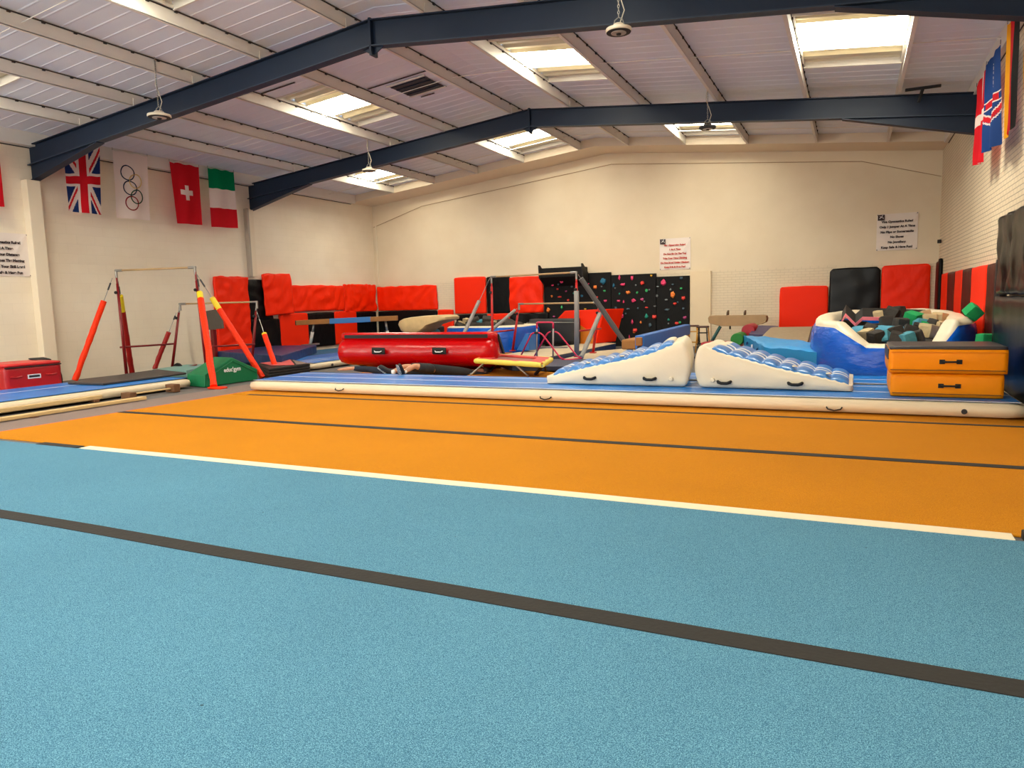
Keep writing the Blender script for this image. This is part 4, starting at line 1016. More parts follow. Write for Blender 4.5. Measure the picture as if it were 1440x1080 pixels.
    if shoes:
        for an, to in ((ankL, toeL), (ankR, toeR)):
            an, to = Vector(an), Vector(to); d = (to-an).normalized(); hl = an-d*.085; s_ = d.cross((Vector(kneeL)-an).normalized()).normalized(); nrm = s_.cross(d)
            if nrm.dot((Vector(kneeL)-an)) < 0: nrm = -nrm
            Mx = Matrix((s_, d, nrm)).transposed().to_4x4()
            L = (to-hl).length+.05; mid = (hl+to)/2
            def sh_(p, L=L): 
                u = (p.y/L+.5); wd = .72+.32*math.sin(min(1, max(0, u))*PI*.9)-.1*u; return Vector((p.x*wd, p.y, p.z*(1-.45*max(0, u-.35))))
            shoe_ = ob('shoe', softbox(B(), (.105, L, .1), Matrix.Translation(mid-nrm*.045) @ Mx, cell=.025, r=.04, shape=sh_), mat('black trainer', (30, 32, 36), rough=.6, var=.5, vscale=60, vcol=(12, 12, 14)), t, smooth=True)
            ob('sole', softbox(B(), (.112, L*1.03, .022), Matrix.Translation(mid-nrm*.062) @ Mx, cell=.025, r=.01, shape=sh_), mat('pale trainer sole', (206, 204, 200), rough=.7, var=.75, vscale=45, vcol=(30, 30, 34)), shoe_, smooth=True)
            ob('sock', tube(B(), [an+(Vector(kneeL)-an).normalized()*.02, an+(Vector(kneeL)-an).normalized()*.09], [.045, .044], 12), LINE, t, smooth=True)
    return t
LEG = mat('navy leggings cloth', (20, 30, 48), rough=.8, bump=.4, bscale=14); SHO = mat('dark shorts cloth', (34, 32, 36), rough=.8, bump=.5, bscale=14)
TOPA = mat('black top cloth', (24, 24, 28), rough=.85, bump=.4, bscale=12)
fA = at(487, 525, y=11.72); kA = at(519, 516, y=12.0)
person('person in navy leggings lying under the red inflatable, one bare foot showing',
       (-8.35, 12.12, .14), (-8.35, 12.42, .14), (-8.95, 11.98, .235), (-8.82, 12.45, .14), (-9.28, 11.75, .275), (-9.28, 12.40, .08), (-9.54, 11.66, .25), (-9.46, 12.38, .17),
       (-7.86, 12.5, .14), (-7.58, 12.62, .13), LEG, TOPA, None, False)
s1, s2 = at(546, 524, y=11.45), at(558, 524, y=11.45)
def pt3(px, py, y): return tuple(at(px, py, y=y))
person('person in dark shorts and black trainers lying under the red inflatable',
       pt3(604, 519.5, 11.95), pt3(602, 517.5, 12.2), pt3(583, 514.5, 11.68), pt3(569, 515.5, 11.95), pt3(565.5, 524.5, 11.40), pt3(549, 524.5, 11.55), pt3(562, 513, 11.28), pt3(535, 515, 11.42),
       (-6.98, 12.72, .12), (-6.85, 13.0, .12), None, TOPA, SHO, True)

# ================================================================== CREAM / BLUE INFLATABLE WEDGES
def wedge(label, xa, xb, hp, y0, y1, handles, flip, base=.222):
    r = thing('inflatable_ramp', label, 'inflatable', ((xa+xb)/2, (y0+y1)/2, base))
    def hx(x):
        if x <= hp[0][0]: return hp[0][1]
        for (a, ha), (b, hb) in zip(hp[:-1], hp[1:]):
            if x <= b: return ha+(hb-ha)*(x-a)/(b-a)
        return hp[-1][1]
    H = .7; cx = (xa+xb)/2; W = xb-xa; D = y1-y0
    def shp(p):
        x = p.x+cx; k = (hx(x)-base)/H; z = p.z*k
        u = p.x/(W/2)
        hi = (u if not flip else -u)
        end = max(0, (hi-.80)/.20)
        q = Vector((p.x, p.y, z))
        q.x += (1 if not flip else -1)*end*.07*math.sin(PI*min(1, p.z/H))
        q.y += math.copysign(1, p.y)*(.035*math.sin(PI*min(1, p.z/H))*(1-abs(u)**4)) if abs(p.y) > D*.4 else 0
        # stitched puckers along the top front edge
        if abs(p.y) > D*.42 and p.z > H*.8: q.z += .006*math.sin(x*55)
        if not flip: q.x -= .17*(p.y+D/2)
        return q
    bm = softbox(B(), (W, D, H), T(cx, (y0+y1)/2, base), cell=.045, r=.07, wr=.010, wf=3.5, seed=int(xa*10), shape=shp)
    ob('body', bm, WHITEV, r, smooth=True)
    # quilted blue top
    npil = 8; ax_, bx_ = xa+.10, xb-.10
    if flip: ax_ = xa+.18
    else: bx_ = xb-.2
    if flip: bx_ = xb-.05
    nx, ny = 96, 26; g = {}
    bm = B()
    for i in range(nx+1):
        x = ax_+(bx_-ax_)*i/nx
        for j in range(ny+1):
            v = j/ny; y = y0+.035+(D-.07)*v
            b = abs(math.sin(PI*npil*i/nx))**.6; e = min(1, v/.09, (1-v)/.09)
            z = hx(x)+.014+(.042 if flip else .06)*b*math.sqrt(max(0, e))-.016*(1-e)+.004*noise.noise(Vector((x*14, y*14, 0)))
            g[i, j] = bm.verts.new((x-(0 if flip else .17*(y-y0)), y, z))
    for i in range(nx):
        for j in range(ny):
            f = bm.faces.new((g[i, j], g[i+1, j], g[i+1, j+1], g[i, j+1]))
            v = (j+.5)/ny; s = (i+.5)/nx*npil
            if j in (8, 9, 13, 14): f.material_index = 1
            hi_end = (i > nx*.9) if not flip else (i < nx*.06)
            if hi_end and (.3 < v < .95): f.material_index = 2
    geo = bmesh.ops.extrude_face_region(bm, geom=bm.faces[:]); vs = [e for e in geo['geom'] if isinstance(e, bmesh.types.BMVert)]
    bmesh.ops.translate(bm, verts=vs, vec=(0, 0, -.05))
    ob('quilted_top', bm, [PILLOW, LINE, WHITEV], r, smooth=True)
    for (px, py) in handles:
        c = at(px, py, y=y0-.055); bm = B()
        ob('handle', tube(B(), [c+Vector((-.09, .03, .014)), c+Vector((-.08, -.0, .004)), c+Vector((-.04, -.012, -.01)), c+Vector((.04, -.012, -.01)), c+Vector((.08, 0, .004)), c+Vector((.09, .03, .014))], [.02, .024, .022, .022, .024, .02], 8), BLKM, r, smooth=True)
    vx = (xa+.26) if (flip or True) else xb
    for vxx in ([xb-.22] if not flip else [xa+.2]):
        c = Vector((vxx, y0-.03, base+.12)); ob('valve', lathe(B(), [(.02, -.02), (.03, -.015), (.035, .02)], c, axis='y', n=14), WHITEV, r)
    for q in range(2):      # cream hook tabs on the quilt
        xx = ax_+(bx_-ax_)*(.30+.28*q) if not flip else ax_+(bx_-ax_)*(.62+.24*q)
        ob('tab', softbox(B(), (.07, .09, .02), T(xx, y0+.14, hx(xx)+.055), cell=.03, r=.008), WHITEV, r, smooth=True)
    return r
Y1 = 10.52
def hp_from(pxs): return sorted([(at(a, b, y=Y1).x, at(a, b, y=Y1).z) for a, b in pxs])
h1 = hp_from([(775, 529), (783, 526.5), (831, 515.5), (880, 505.5), (911, 498), (930, 491), (944, 485), (957, 479.5)])
wedge('cream and blue inflatable ramp on the left, low end toward the red inflatable', -4.42, -2.19, h1, Y1, 12.05, [(828.5, 532), (913, 533)], False)
h2 = hp_from([(978, 486), (987, 484.5), (1013, 495.5), (1035, 502), (1058, 508), (1104, 520), (1130, 525.5), (1172, 535), (1198, 542)])
wedge('cream and blue inflatable ramp on the right, next to the orange blocks', -2.01, .02, h2, Y1, 12.05, [(1018, 538), (1118, 540)], True)

# ================================================================== ORANGE BLOCKS
def hblock(label, x0, x1, y0, y1, z0, z1, lid=False):
    r = thing('vault_block', label, 'block', ((x0+x1)/2, (y0+y1)/2, z0))
    zt = z1-(.035 if lid else 0)
    ob('body', softbox(B(), (x1-x0, y1-y0, zt-z0), T((x0+x1)/2, (y0+y1)/2, z0), cell=.07, r=.018, puff=.012, wr=.008, wf=3, seed=int(z0*50)), ORANGE, r, smooth=True)
    if lid:
        ob('black_top', softbox(B(), (x1-x0-.015, y1-y0-.01, .05), T((x0+x1)/2, (y0+y1)/2, zt-.012), cell=.08, r=.018), mat('dark grey vinyl lid', (54, 52, 56), rough=.35, bump=.2, bscale=5), r, smooth=True)
        ob('hook_flap', box(B(), (x0-.012, y0+.03, zt-.13), (x0+.004, y1-.05, zt), .004), CHAR, r)
        ob('seam', tube(B(), [(x0+.03, y0-.014, zt-.035), (x1-.02, y0-.014, zt-.035)], .004, 6), ORANGED, r)
    zc = (z0+zt)/2+.0; xc = x0+(x1-x0)*.53
    bm = B(); tube(bm, [(xc-.09, y0-.02, zc), (xc-.05, y0-.035, zc), (xc+.05, y0-.035, zc), (xc+.09, y0-.02, zc)], [.016, .012, .012, .016], 8)
    for s in (-1, 1): box(bm, (xc+s*.09-.03, y0-.024, zc-.027), (xc+s*.09+.03, y0-.008, zc+.027), .003)
    ob('handle', bm, BLKM, r)
    bm = B(); tube(bm, [(x0+.02, y0-.013, z0+.045), (x1-.03, y0-.014, z0+.045)], .004, 6); ob('zip', bm, CHAR, r)
hblock('lower orange padded block at the right end of the air track', .45, 1.66, 10.2, 11.2, .222, .515)
hblock('upper orange padded block with dark lid, on the lower one', .42, 1.685, 10.16, 11.22, .52, .855, lid=True)

# ================================================================== BIG FOAM PIT
pt = thing('foam_pit', 'big blue inflatable foam pit with white rim behind the orange blocks', 'foam pit', (.62, 14.75, 0))
PC, PA, PB = Vector((.6, 14.78, 0)), 1.26, 1.95
def pit_h(x, y):
    h = 1.08+.10*max(0, (y-14.5)/2)
    if y < 14.1:
        if x < .6: h = min(h, .70+.36*min(1, max(0, (.24-x)/.42)))
        else: h = min(h, .70+.46*min(1, max(0, (x-1.18)/.26)))
    return h
bm = B(); N = 190; K = 40; rows = []
for i in range(N):
    a = 2*PI*i/N; c, s = math.cos(a), math.sin(a); n_ = 2/3.2
    ux, uy = math.copysign(abs(c)**n_, c), math.copysign(abs(s)**n_, s)
    ce = PC+Vector((ux*(PA-.2), uy*(PB-.2), 0)); out = Vector((ux*PB, uy*PA, 0)); out = Vector((c, s, 0)).normalized()
    h = pit_h(ce.x, ce.y); ring = []
    for k in range(K):
        b = 2*PI*k/K; cb, sb = math.cos(b), math.sin(b)
        # tall rounded section
        ro = .2*math.copysign(abs(cb)**.6, cb); zz = h/2+h/2*math.copysign(abs(sb)**.55, sb)
        wr = .03*noise.noise(Vector((ce.x*1.6, ce.y*1.6, zz*3.2)))+.016*noise.noise(Vector((ce.x*3, ce.y*3, zz*13)))+.008*noise.noise(Vector((ce.x*9, ce.y*9, zz*14)))
        tap = 1.0+.25*math.sin(PI*min(1, zz/h)) if ro > 0 else 1
        ring.append(bm.verts.new(ce+out*(ro*tap+wr)+Vector((0, 0, max(.0, zz+.5*wr)))))
    rows.append(ring)
for i in range(N):
    for k in range(K):
        f = bm.faces.new((rows[i][k], rows[(i+1) % N][k], rows[(i+1) % N][(k+1) % K], rows[i][(k+1) % K])); f.material_index = 1 if 5 <= k <= 15 else 0
ob('inflated_wall', bm, [BLUEV, WHITEV], pt, smooth=True)
ob('pit_base', box(B(), (-.3, 13.3, .0), (1.5, 16.2, .05)), NAVY, pt)
ob('foam_fill', softbox(B(), (1.75, 2.9, .5), T(.6, 14.75, .05), cell=.12, r=.05, wr=.09, wf=3, seed=9, shape=lambda p: Vector((p.x, p.y, p.z*(1.22+.17*(p.y+1.45))))), FOAMS['charcoal'], pt, smooth=False)
ob('mattress', softbox(B(), (1.15, 1.0, .16), T(*(at(1247, 462, y=14.3)+Vector((0, .2, -.14)))), cell=.09, r=.07, puff=.03, wr=.03, wf=4, seed=12), mat('soft teal blue cover', (70, 146, 176), rough=.8, bump=.4, bscale=5), smooth=True,
   label='soft teal blue mattress lying among the foam cubes in the big pit', cat='mattress')
# bent black mat with pink edge
bp = [at(1183, 452, y=15.2), at(1189, 441, y=15.2), at(1203, 455, y=15.0), at(1213, 446, y=15.1), at(1240, 446.5, y=15.2), at(1306, 449, y=15.3)]
bmt = thing('bent_mat', 'thin black mat with a pink edge, bent in the big pit', 'mat', bp[2])
def ribbon(bm, pts, dy, th):
    pr = None
    for p in pts:
        rs_ = .16*dy/.75; q = [bm.verts.new(p), bm.verts.new(p+Vector((0, dy, rs_))), bm.verts.new(p+Vector((0, dy, rs_-th))), bm.verts.new(p-Vector((0, 0, th)))]
        if pr:
            for k in range(4): bm.faces.new((pr[k], q[k], q[(k+1) % 4], pr[(k+1) % 4]))
        else: bm.faces.new(q)
        pr = q
    bm.faces.new(list(reversed(pr))); return bm
ob('mat_sheet', ribbon(B(), bp, .75, .05), BLKM, bmt)
ob('pink_edge', ribbon(B(), [p+Vector((0, -.02, .004)) for p in bp], .02, .062), PINK, bmt)

# foam cubes
def cube_mesh(seed, m):
    bm = softbox(B(), (.2, .2, .2), Matrix(), cell=.05, r=.018, wr=.016, wf=8, seed=seed)
    me = bpy.data.meshes.new('foam_cube'); bm.to_mesh(me); bm.free()
    for p in me.polygons: p.use_smooth = False
    me.materials.append(m); return me
CM = {k: [cube_mesh(s+1, v) for s in range(3)] for k, v in FOAMS.items()}
rc = random.Random(5)
def cube(px, py, z, col, s=1.0, label=None, group=None, y=None, rot=None):
    p = at(px, py, z=z) if y is None else at(px, py, y=y)
    o = bpy.data.objects.new('foam_cube', CM[col][rc.randrange(3)]); COL.objects.link(o)
    o.scale = (s, s, s); o.rotation_euler = rot or (rc.uniform(-.4, .4), rc.uniform(-.4, .4), rc.uniform(-.7, .7))
    o.location = p-Vector((0, 0, .1*s)); ROOTLOC[o.name] = o.location
    tagset(o, label, 'foam cube', group); return o
cl = [(1248.5, 453, .80, 'charcoal', 1.0, 'dark foam cube left of the big green one in the pit'), (1266, 455.5, .78, 'charcoal', 1.0, 'dark foam cube just in front of the big green one'),
 (1281, 448, .90, 'green', 1.15, 'bright green foam cube in the middle of the big pit'), (1221, 471, .66, 'beige', .95, 'beige foam cube at the front left inside the pit'),
 (1243.5, 474, .66, 'teal', .95, 'left teal foam cube near the front rim of pit'), (1260, 476, .62, 'charcoal', 1.0, 'dark foam cube between two teal ones at the front rim'),
 (1277.5, 476.5, .66, 'teal', 1.0, 'right teal foam cube near the front rim of pit'), (1263, 467, .66, 'charcoal', .95, 'dark foam cube behind the front teal cubes, left of a pair'),
 (1276, 466, .68, 'charcoal', 1.0, 'dark foam cube behind the front teal cubes, right of a pair'), (1233, 474, .64, 'charcoal', 1.0, 'dark foam cube between the front beige and left teal cubes'),
 (1221, 463.5, .68, 'charcoal', .9, 'pointed dark foam cube behind the front beige one'), (1290, 463, .74, 'charcoal', 1.0, 'dark foam cube left of the large beige one'),
 (1304, 465.5, .76, 'beige', 1.1, 'large tilted beige foam cube at the right of pit'), (1292, 474, .62, 'charcoal', 1.0, 'dark foam cube near the front rim, farthest right'),
 (1236, 443, .92, 'beige', .8, 'beige foam cube lying on the bent pink edged mat'), (1303, 443, 1.0, 'beige', .8, 'flat beige foam cube on top of a beige pile'),
 (1308, 450, .9, 'beige', 1.0, 'beige foam cube under the flat beige one'), (1321, 447.5, .93, 'beige', .95, 'rightmost upper beige foam cube inside the pit'),
 (1320, 459, .84, 'beige', .85, 'beige foam cube tucked against the right rim of pit'), (1311, 458, .8, 'charcoal', 1.0, 'dark foam cube below the beige pile'),
 (1299, 457, .8, 'green', .6, 'small green foam piece beside the large beige cube'), (1294, 457, .76, 'teal', .9, 'teal foam cube behind the small green piece'),
 (1251, 441.5, .92, 'charcoal', 1.1, 'dark foam cube at the back of pit beside a beige one'), (1263, 439.5, .92, 'charcoal', 1.1, 'dark foam cube at the back of pit behind the green one')]
for px, py, z, c_, s_, lb in cl: cube(px, py, 0, c_, s_*1.08, lb, 'foam cubes in the big pit', y=13.4+(477-py)*.055)
cube(1361, 436, 0, 'green', 1.05, 'green foam cube perched on the right rim of the pit', None, y=13.9, rot=(.5, .6, .5))
cube(1385, 478, 0, 'green', .95, 'green foam block squeezed between the big pit and the black padding', None, y=12.95, rot=(.0, .0, .5))

# ================================================================== FAR FOAM PIT
p1 = thing('foam_pit', 'smaller blue inflatable foam pit behind the centre bars', 'foam pit', (-9.6, 18.9, 0))
bm = B(); N = 96; K = 14; rows = []; PC1 = Vector((-9.6, 18.9, 0))
for i in range(N):
    a = 2*PI*i/N; c, s = math.cos(a), math.sin(a); n_ = 2/5
    ux, uy = math.copysign(abs(c)**n_, c), math.copysign(abs(s)**n_, s); ce = PC1+Vector((ux*1.05, uy*.95, 0)); out = Vector((c, s, 0)); ring = []
    for k in range(K):
        b = 2*PI*k/K; cb, sb = math.cos(b), math.sin(b); h = .88
        wr = .03*noise.noise(Vector((ce.x*2, ce.y*2, k*.6)))
        ring.append(bm.verts.new(ce+out*(.17*math.copysign(abs(cb)**.6, cb)+wr)+Vector((0, 0, max(0, h/2+h/2*math.copysign(abs(sb)**.5, sb)+wr*.6)))))
    rows.append(ring)
for i in range(N):
    for k in range(K):
        f = bm.faces.new((rows[i][k], rows[(i+1) % N][k], rows[(i+1) % N][(k+1) % K], rows[i][(k+1) % K])); f.material_index = 1 if 2 <= k <= 4 else 0
ob('inflated_wall', bm, [BLUEV, WHITEV], p1, smooth=True)
def mound(p): return Vector((p.x, p.y, p.z*(1-.35*(p.x/1.0)**2)))
ob('foam_fill', softbox(B(), (1.8, 1.6, .95), T(-9.6, 18.9, .06), cell=.1, r=.1, wr=.1, wf=4, seed=4, shape=mound), FOAMS['charcoal'], p1)
c1 = [(648, 457, 'beige', .9), (656, 452, 'beige', .8), (664, 457, 'charcoal', 1.1), (671, 452, 'charcoal', 1.1), (678, 455, 'teal', 1.0), (684, 451, 'charcoal', 1.1), (690, 456, 'beige', .8), (668, 457, 'charcoal', 1.1),
      (697, 455, 'beige', .7), (643, 458, 'charcoal', 1.0), (674, 459, 'charcoal', 1.0), (688, 459, 'charcoal', 1.0), (661, 453, 'charcoal', 1.0), (650, 459, 'charcoal', 1), (702, 457, 'charcoal', 1)]
lb1 = ['beige foam cube at the left of the far pit heap', 'beige foam cube near the top left of far pit heap', 'dark foam cube right of the far beige pair', 'dark foam cube at the crest of the far pit heap',
       'teal foam cube in the far pit', 'dark foam cube right of the crest of the far heap', 'beige foam cube right of the teal one in the far pit', 'dark foam cube below the crest of far heap', 'small beige foam cube at right end of far heap',
       'dark foam cube at the left end of the far heap', 'dark foam cube in front of the teal one, far pit', 'dark foam cube in front of the right beige one, far pit', 'dark foam cube beside the top left beige one, far pit',
       'dark foam cube below the left beige one, far pit', 'dark foam cube at the right end of the far heap']
for (px, py, c_, s_), lb in zip(c1, lb1): cube(px, py, 0, c_, s_*1.15, lb, 'foam cubes in the far pit', y=18.35)
cube(611, 466, 0, 'teal', .9, 'small teal foam cube beside the vaulting table', 'loose foam cubes by the vaulting table', y=17.6)
cube(617, 463, 0, 'charcoal', 1.1, 'dark foam cube above the teal one beside the vaulting table', 'loose foam cubes by the vaulting table', y=17.8)
cube(605, 465, 0, 'charcoal', 1.0, 'dark foam cube left of the teal one beside the vaulting table', 'loose foam cubes by the vaulting table', y=17.7)
ob('crate', softbox(B(), (.9, .5, .62), T(-11.15, 17.75, 0), cell=.12, r=.03), CHAR, smooth=True, label='dark box under the loose foam cubes by the vaulting table', cat='box')

# ================================================================== LEFT FLOOR EQUIPMENT
# crimson bag-like box
rb = thing('padded_box', 'crimson padded box with black trim against the left wall', 'padded box', (-14.4, 8.4, 0))
ya, yb = 7.62, 8.98; xf, xk = -13.90, -14.85
ya, yb = at(7, 530, x=xf).y, at(87, 530, x=xf).y
zt = at(45, 513.5, x=xf).z
ob('body', softbox(B(), (xf-xk, yb-ya, zt-.0), T((xf+xk)/2, (ya+yb)/2, 0), cell=.09, r=.02, puff=.01, wr=.006), BAGR, rb, smooth=True)
ob('lid', softbox(B(), (xf-xk+.015, yb-ya+.015, .06), T((xf+xk)/2, (ya+yb)/2, zt-.01), cell=.1, r=.02, wr=.006), mat('crimson lid vinyl', (206, 34, 34), rough=.4, bump=.3, bscale=5), rb, smooth=True)
ob('trim', tube(B(), [(xf+.012, ya, zt-.02), (xf+.012, yb, zt-.02)], .012, 6), BLKM, rb)
c = at(48.5, 529, x=xf+.012)
lpl = ob('label_plate', box(B(), (xf+.006, c.y-.12, c.z-.04), (xf+.014, c.y+.12, c.z+.04), .002), LINE, rb)
ob('label_print', box(B(), (xf+.012, c.y-.1, c.z-.018), (xf+.017, c.y+.1, c.z+.024), .002), CHAR, lpl)
for px in (23, 72):
    h = at(px, 530 if px < 50 else 525.5, x=xf+.012)
    ob('strap', tube(B(), [h+Vector((0, -.1, 0)), h+Vector((.02, 0, -.012)), h+Vector((0, .1, 0))], .014, 6), BAGR, rb)
st = at(58, 503, x=-14.5)
ob('strap_tab', softbox(B(), (.25, .3, .03), T(-14.55, st.y, zt+.045, ry=.15), cell=.06, r=.01), BLKM, rb, smooth=True)
ob('side_flap', softbox(B(), (.7, .07, .42), T(-14.35, yb+.04, .0), cell=.08, r=.02, wr=.02, wf=6), BLKM, rb, smooth=True)
# flat mats on the air track
def polyslab(name, px, z0, z1, m, label, cat='mat', bevel=.008, wr=0, y=None, parent=None):
    pts = [at(a, b, z=z1) for a, b in px]
    bm = B(); prism(bm, [(p.x, p.y, z0) for p in pts], (0, 0, z1-z0), bevel=bevel)
    return ob(name, bm, m, parent, label=label, cat=None if parent else cat)
polyslab('folding_mat', [(95, 537.5), (145, 539), (262, 524), (222, 519)], .225, .262, mat('dark grey mat', (58, 54, 54), rough=.5, var=.1, vscale=4), 'dark grey flat mat lying on the left air track')
polyslab('folding_mat', [(214, 519.5), (262, 521), (300, 512), (262, 512.5)], .04, .2, TEAL, 'pale teal mat behind the dark grey mat, left wall')
# green trapezoid wedge: profile on the right face, extruded toward the wall
gw = thing('green_wedge', 'green trapezoid foam wedge at the foot of the tall bars', 'foam wedge', (-11.55, 10.9, 0))
xg = -11.62; pp = [at(288, 549, x=xg), at(362, 532, x=xg), at(362, 519, x=xg), at(326, 502.5, x=xg), at(288, 527.5, x=xg)]
pp = [(p.x, p.y, max(.01, p.z)) for p in pp]; pp[0] = (xg, pp[0][1], .01); pp[1] = (xg, pp[1][1], .01)
bm = B(); prism(bm, pp, (-.64, .12, 0), bevel=.018); bmesh.ops.triangulate(bm, faces=[f for f in bm.faces if len(f.verts) > 4])
ob('body', bm, GREENV, gw)
bm = B(); tube(bm, [Vector(pp[4])+Vector((.008, .05, -.07)), Vector(pp[3])+Vector((.008, 0, -.07)), Vector(pp[2])+Vector((.008, -.05, -.06))], .008, 6); ob('seam', bm, GREENV, gw)
tc = at(327, 519.5, x=xg+.01)
ob('lettering', textbm("educ'gym", .12, Matrix.Translation((xg+.006, tc.y, tc.z)) @ Matrix(((0,0,1,0),(1,0,0,0),(0,1,0,0),(0,0,0,1))), bold=.004), LINE, gw)
# navy landing mat
p = [at(304, 496, x=-15.3), at(444, 487, x=-13.9)]
nm_ = B(); softbox(nm_, (1.55, 4.1, .3), T(-14.75, 17.1, .13), cell=.13, r=.03, wr=.02, wf=3, seed=6, puff=.01)
polyslab('landing_mat', [(303, 494), (395, 500), (445, 485), (385, 486)], .175, .42, NAVY, 'thick navy landing mat on the left, below the tall red mat', bevel=.02); nm_.free()
# black folded mat with pink patch
fm = thing('folded_mat', 'folded black mat with a pink patch between bars and air track', 'mat', (-12.3, 12.8, 0))
top = [at(362, 511, z=.25), at(410, 505, z=.25), at(436, 511, z=.25), at(378, 518, z=.25)]
for k in range(4):
    bm = B(); z0 = .005+k*.062; prism(bm, [(q.x, q.y, z0) for q in top], (0, 0, .056), bevel=.012); ob('fold', bm, mat('black mat fold', (28, 27, 28), rough=.5), fm)
bm = B(); prism(bm, [(*(at(a, b, z=.256).xy), .253) for a, b in ((366, 510.5), (408, 505.5), (414, 513), (382, 514))], (0, 0, .008)); ob('pink_patch', bm, mat('salmon vinyl', (212, 92, 92), rough=.6), fm)
bm = B(); prism(bm, [(*(at(a, b, z=.256).xy), .253) for a, b in ((411, 506), (434, 511), (417, 512.8))], (0, 0, .008)); ob('grey_patch', bm, CG, fm)
# low beams on the floor
def lowbeam(label, a, b, w, z0, z1, m, blocks=()):
    r = thing('floor_beam', label, 'beam', (a[0], (a[1]+b[1])/2, 0))
    a, b = Vector((a[0], a[1], 0)), Vector((b[0], b[1], 0)); d = (b-a).normalized(); s = Vector((d.y, -d.x, 0))*w/2
    hexa(bm := B(), [a-s+Vector((0, 0, z0)), a+s+Vector((0, 0, z0)), b+s+Vector((0, 0, z0)), b-s+Vector((0, 0, z0)), a-s+Vector((0, 0, z1)), a+s+Vector((0, 0, z1)), b+s+Vector((0, 0, z1)), b-s+Vector((0, 0, z1))], bevel=.012)
    ob('beam', bm, m, r)
    for t in blocks:
        p = a.lerp(b, t); bm = B(); box(bm, (p.x-w*.9, p.y-.05, .01), (p.x+w*.9, p.y+.05, z0+.005), .006); ob('foot', bm, BLOCKW, r)
    return r
e1 = at(148, 557, z=.1); e2 = at(206, 558.5, z=.06)
lowbeam('long pale floor beam lying right beside the left air track', (e1.x-.12, 3.6), (e1.x-.12, e1.y), .1, .05, .12, LOWW, (.15, .97))
lowbeam('long pale floor beam nearer the grey runner', (e2.x-.02, 3.6), (e2.x-.05, e2.y), .13, .02, .075, LOWW, (.2, .6))
e3, e4 = at(181, 555, z=.08), at(243, 546, z=.08)
lb_ = lowbeam('short wooden floor beam on brown blocks left of the green wedge', (e3.x, e3.y), (e4.x, e4.y), .07, .07, .095, LOWW)
for e, s_ in ((e3, .09), (e4, .13)):
    ob('foot', box(B(), (e.x-.12, e.y-.07, .01), (e.x+.12, e.y+.07, s_+.03), .01), BLOCKW, lb_)

# ================================================================== BALANCE BEAM WITH BLUE COVER
bbm = thing('balance_beam', 'tan balance beam with a blue cover in front of left wall mats', 'balance beam', (-12.6, 16.6, 0))
A_, B_ = at(417, 450.6, y=16.8), at(559, 443.8, y=18.2)
A2, B2 = at(417, 457.8, y=16.8), at(559, 450.3, y=18.2)
dv = (B_-A_).normalized(); sv = Vector((-dv.y, dv.x, 0))*.1
hb = ((A_.z-A2.z)+(B_.z-B2.z))/2
def beamseg(t0, t1, m, nm, g=0.0, par=bbm, a=A_, b=B_, h=hb, s=sv):
    p, q = lerp(a, b, t0)+Vector((0, 0, g)), lerp(a, b, t1)+Vector((0, 0, g)); s = s*(1+g*10); dn = Vector((0, 0, h+2*g))
    bm = hexa(B(), [p-s-dn, p+s-dn, q+s-dn, q-s-dn, p-s, p+s, q+s, q-s], bevel=.016); return ob(nm, bm, m, par)
beamseg(0, 1, BEAMW, 'beam'); beamseg(-.008, .002, BLKM, 'end_cap')
beamseg(.33, .735, mat('bright blue beam cover', (28, 112, 178), rough=.45, bump=.4, bscale=6), 'cover', g=.006)
for t0, px, py in ((.17, 436, 487), (.88, 545, 468)):
    p = lerp(A2, B2, t0); f = at(px, py, y=p.y+.0); d = (f-p).normalized(); f2 = p+d*(p.z-(.43 if t0 < .5 else .26))/max(.2, -d.z)
    ob('leg_tube', tube(B(), [p, lerp(p, f2, .42)], .035, 10), METAL, bbm, smooth=True)
    ob('leg', tube(B(), [lerp(p, f2, .38), f2], .048, 10), mat('white leg sleeve', (214, 208, 200), rough=.5), bbm, smooth=True)
    ob('knob', lathe(B(), [(.01, -.05), (.03, -.03), (.03, .02), (.01, .03)], lerp(p, f2, .42)+Vector((-.06, -.03, 0)), axis='x', n=10), BLKM, bbm)
    ob('foot_bar', box(B(), (f2.x-.06, f2.y-.35, f2.z-.05), (f2.x+.06, f2.y+.35, f2.z), .01), METAL, bbm)

# ================================================================== VAULTING TABLE
vt_ = thing('vaulting_table', 'beige vaulting table with curved tongue behind the red inflatable', 'vaulting table', (-10.7, 16.9, 0))
sil = [(557, 456.5), (559, 451.5), (565, 448.3), (575, 446.2), (595.5, 444), (611, 443.2), (621, 443.8), (625, 446), (624.5, 449.5), (619, 451.6), (607, 455.5), (600, 457.8), (595, 462.5), (589, 467), (583, 468.8), (566, 468.6), (561, 465)]
sil = [at(a, b, y=16.5) for a, b in sil]
bm = B(); n = len(sil); cen = sum(sil, Vector())/n; rows = []
for j, (yo, sc_) in enumerate(((0, .82), (.03, .93), (.09, .99), (.2, 1.0), (.7, 1.0), (.82, .99), (.88, .93), (.91, .82))):
    rows.append([bm.verts.new(cen+(p-cen)*sc_+Vector((0, yo, 0))) for p in sil])
for r0, r1 in zip(rows[:-1], rows[1:]):
    for k in range(n): bm.faces.new((r0[k], r0[(k+1) % n], r1[(k+1) % n], r1[k]))
bmesh.ops.triangulate(bm, faces=[bm.faces.new(rows[0]), bm.faces.new(list(reversed(rows[-1])))])
ob('padded_top', bm, VAULT, vt_, smooth=True, sharp=55)
ob('column', box(B(), (-11.1, 16.75, .05), (-10.75, 17.1, .78), .03), CHAR, vt_)
ob('base', box(B(), (-11.35, 16.4, .0), (-10.5, 17.5, .06), .02), CHAR, vt_)

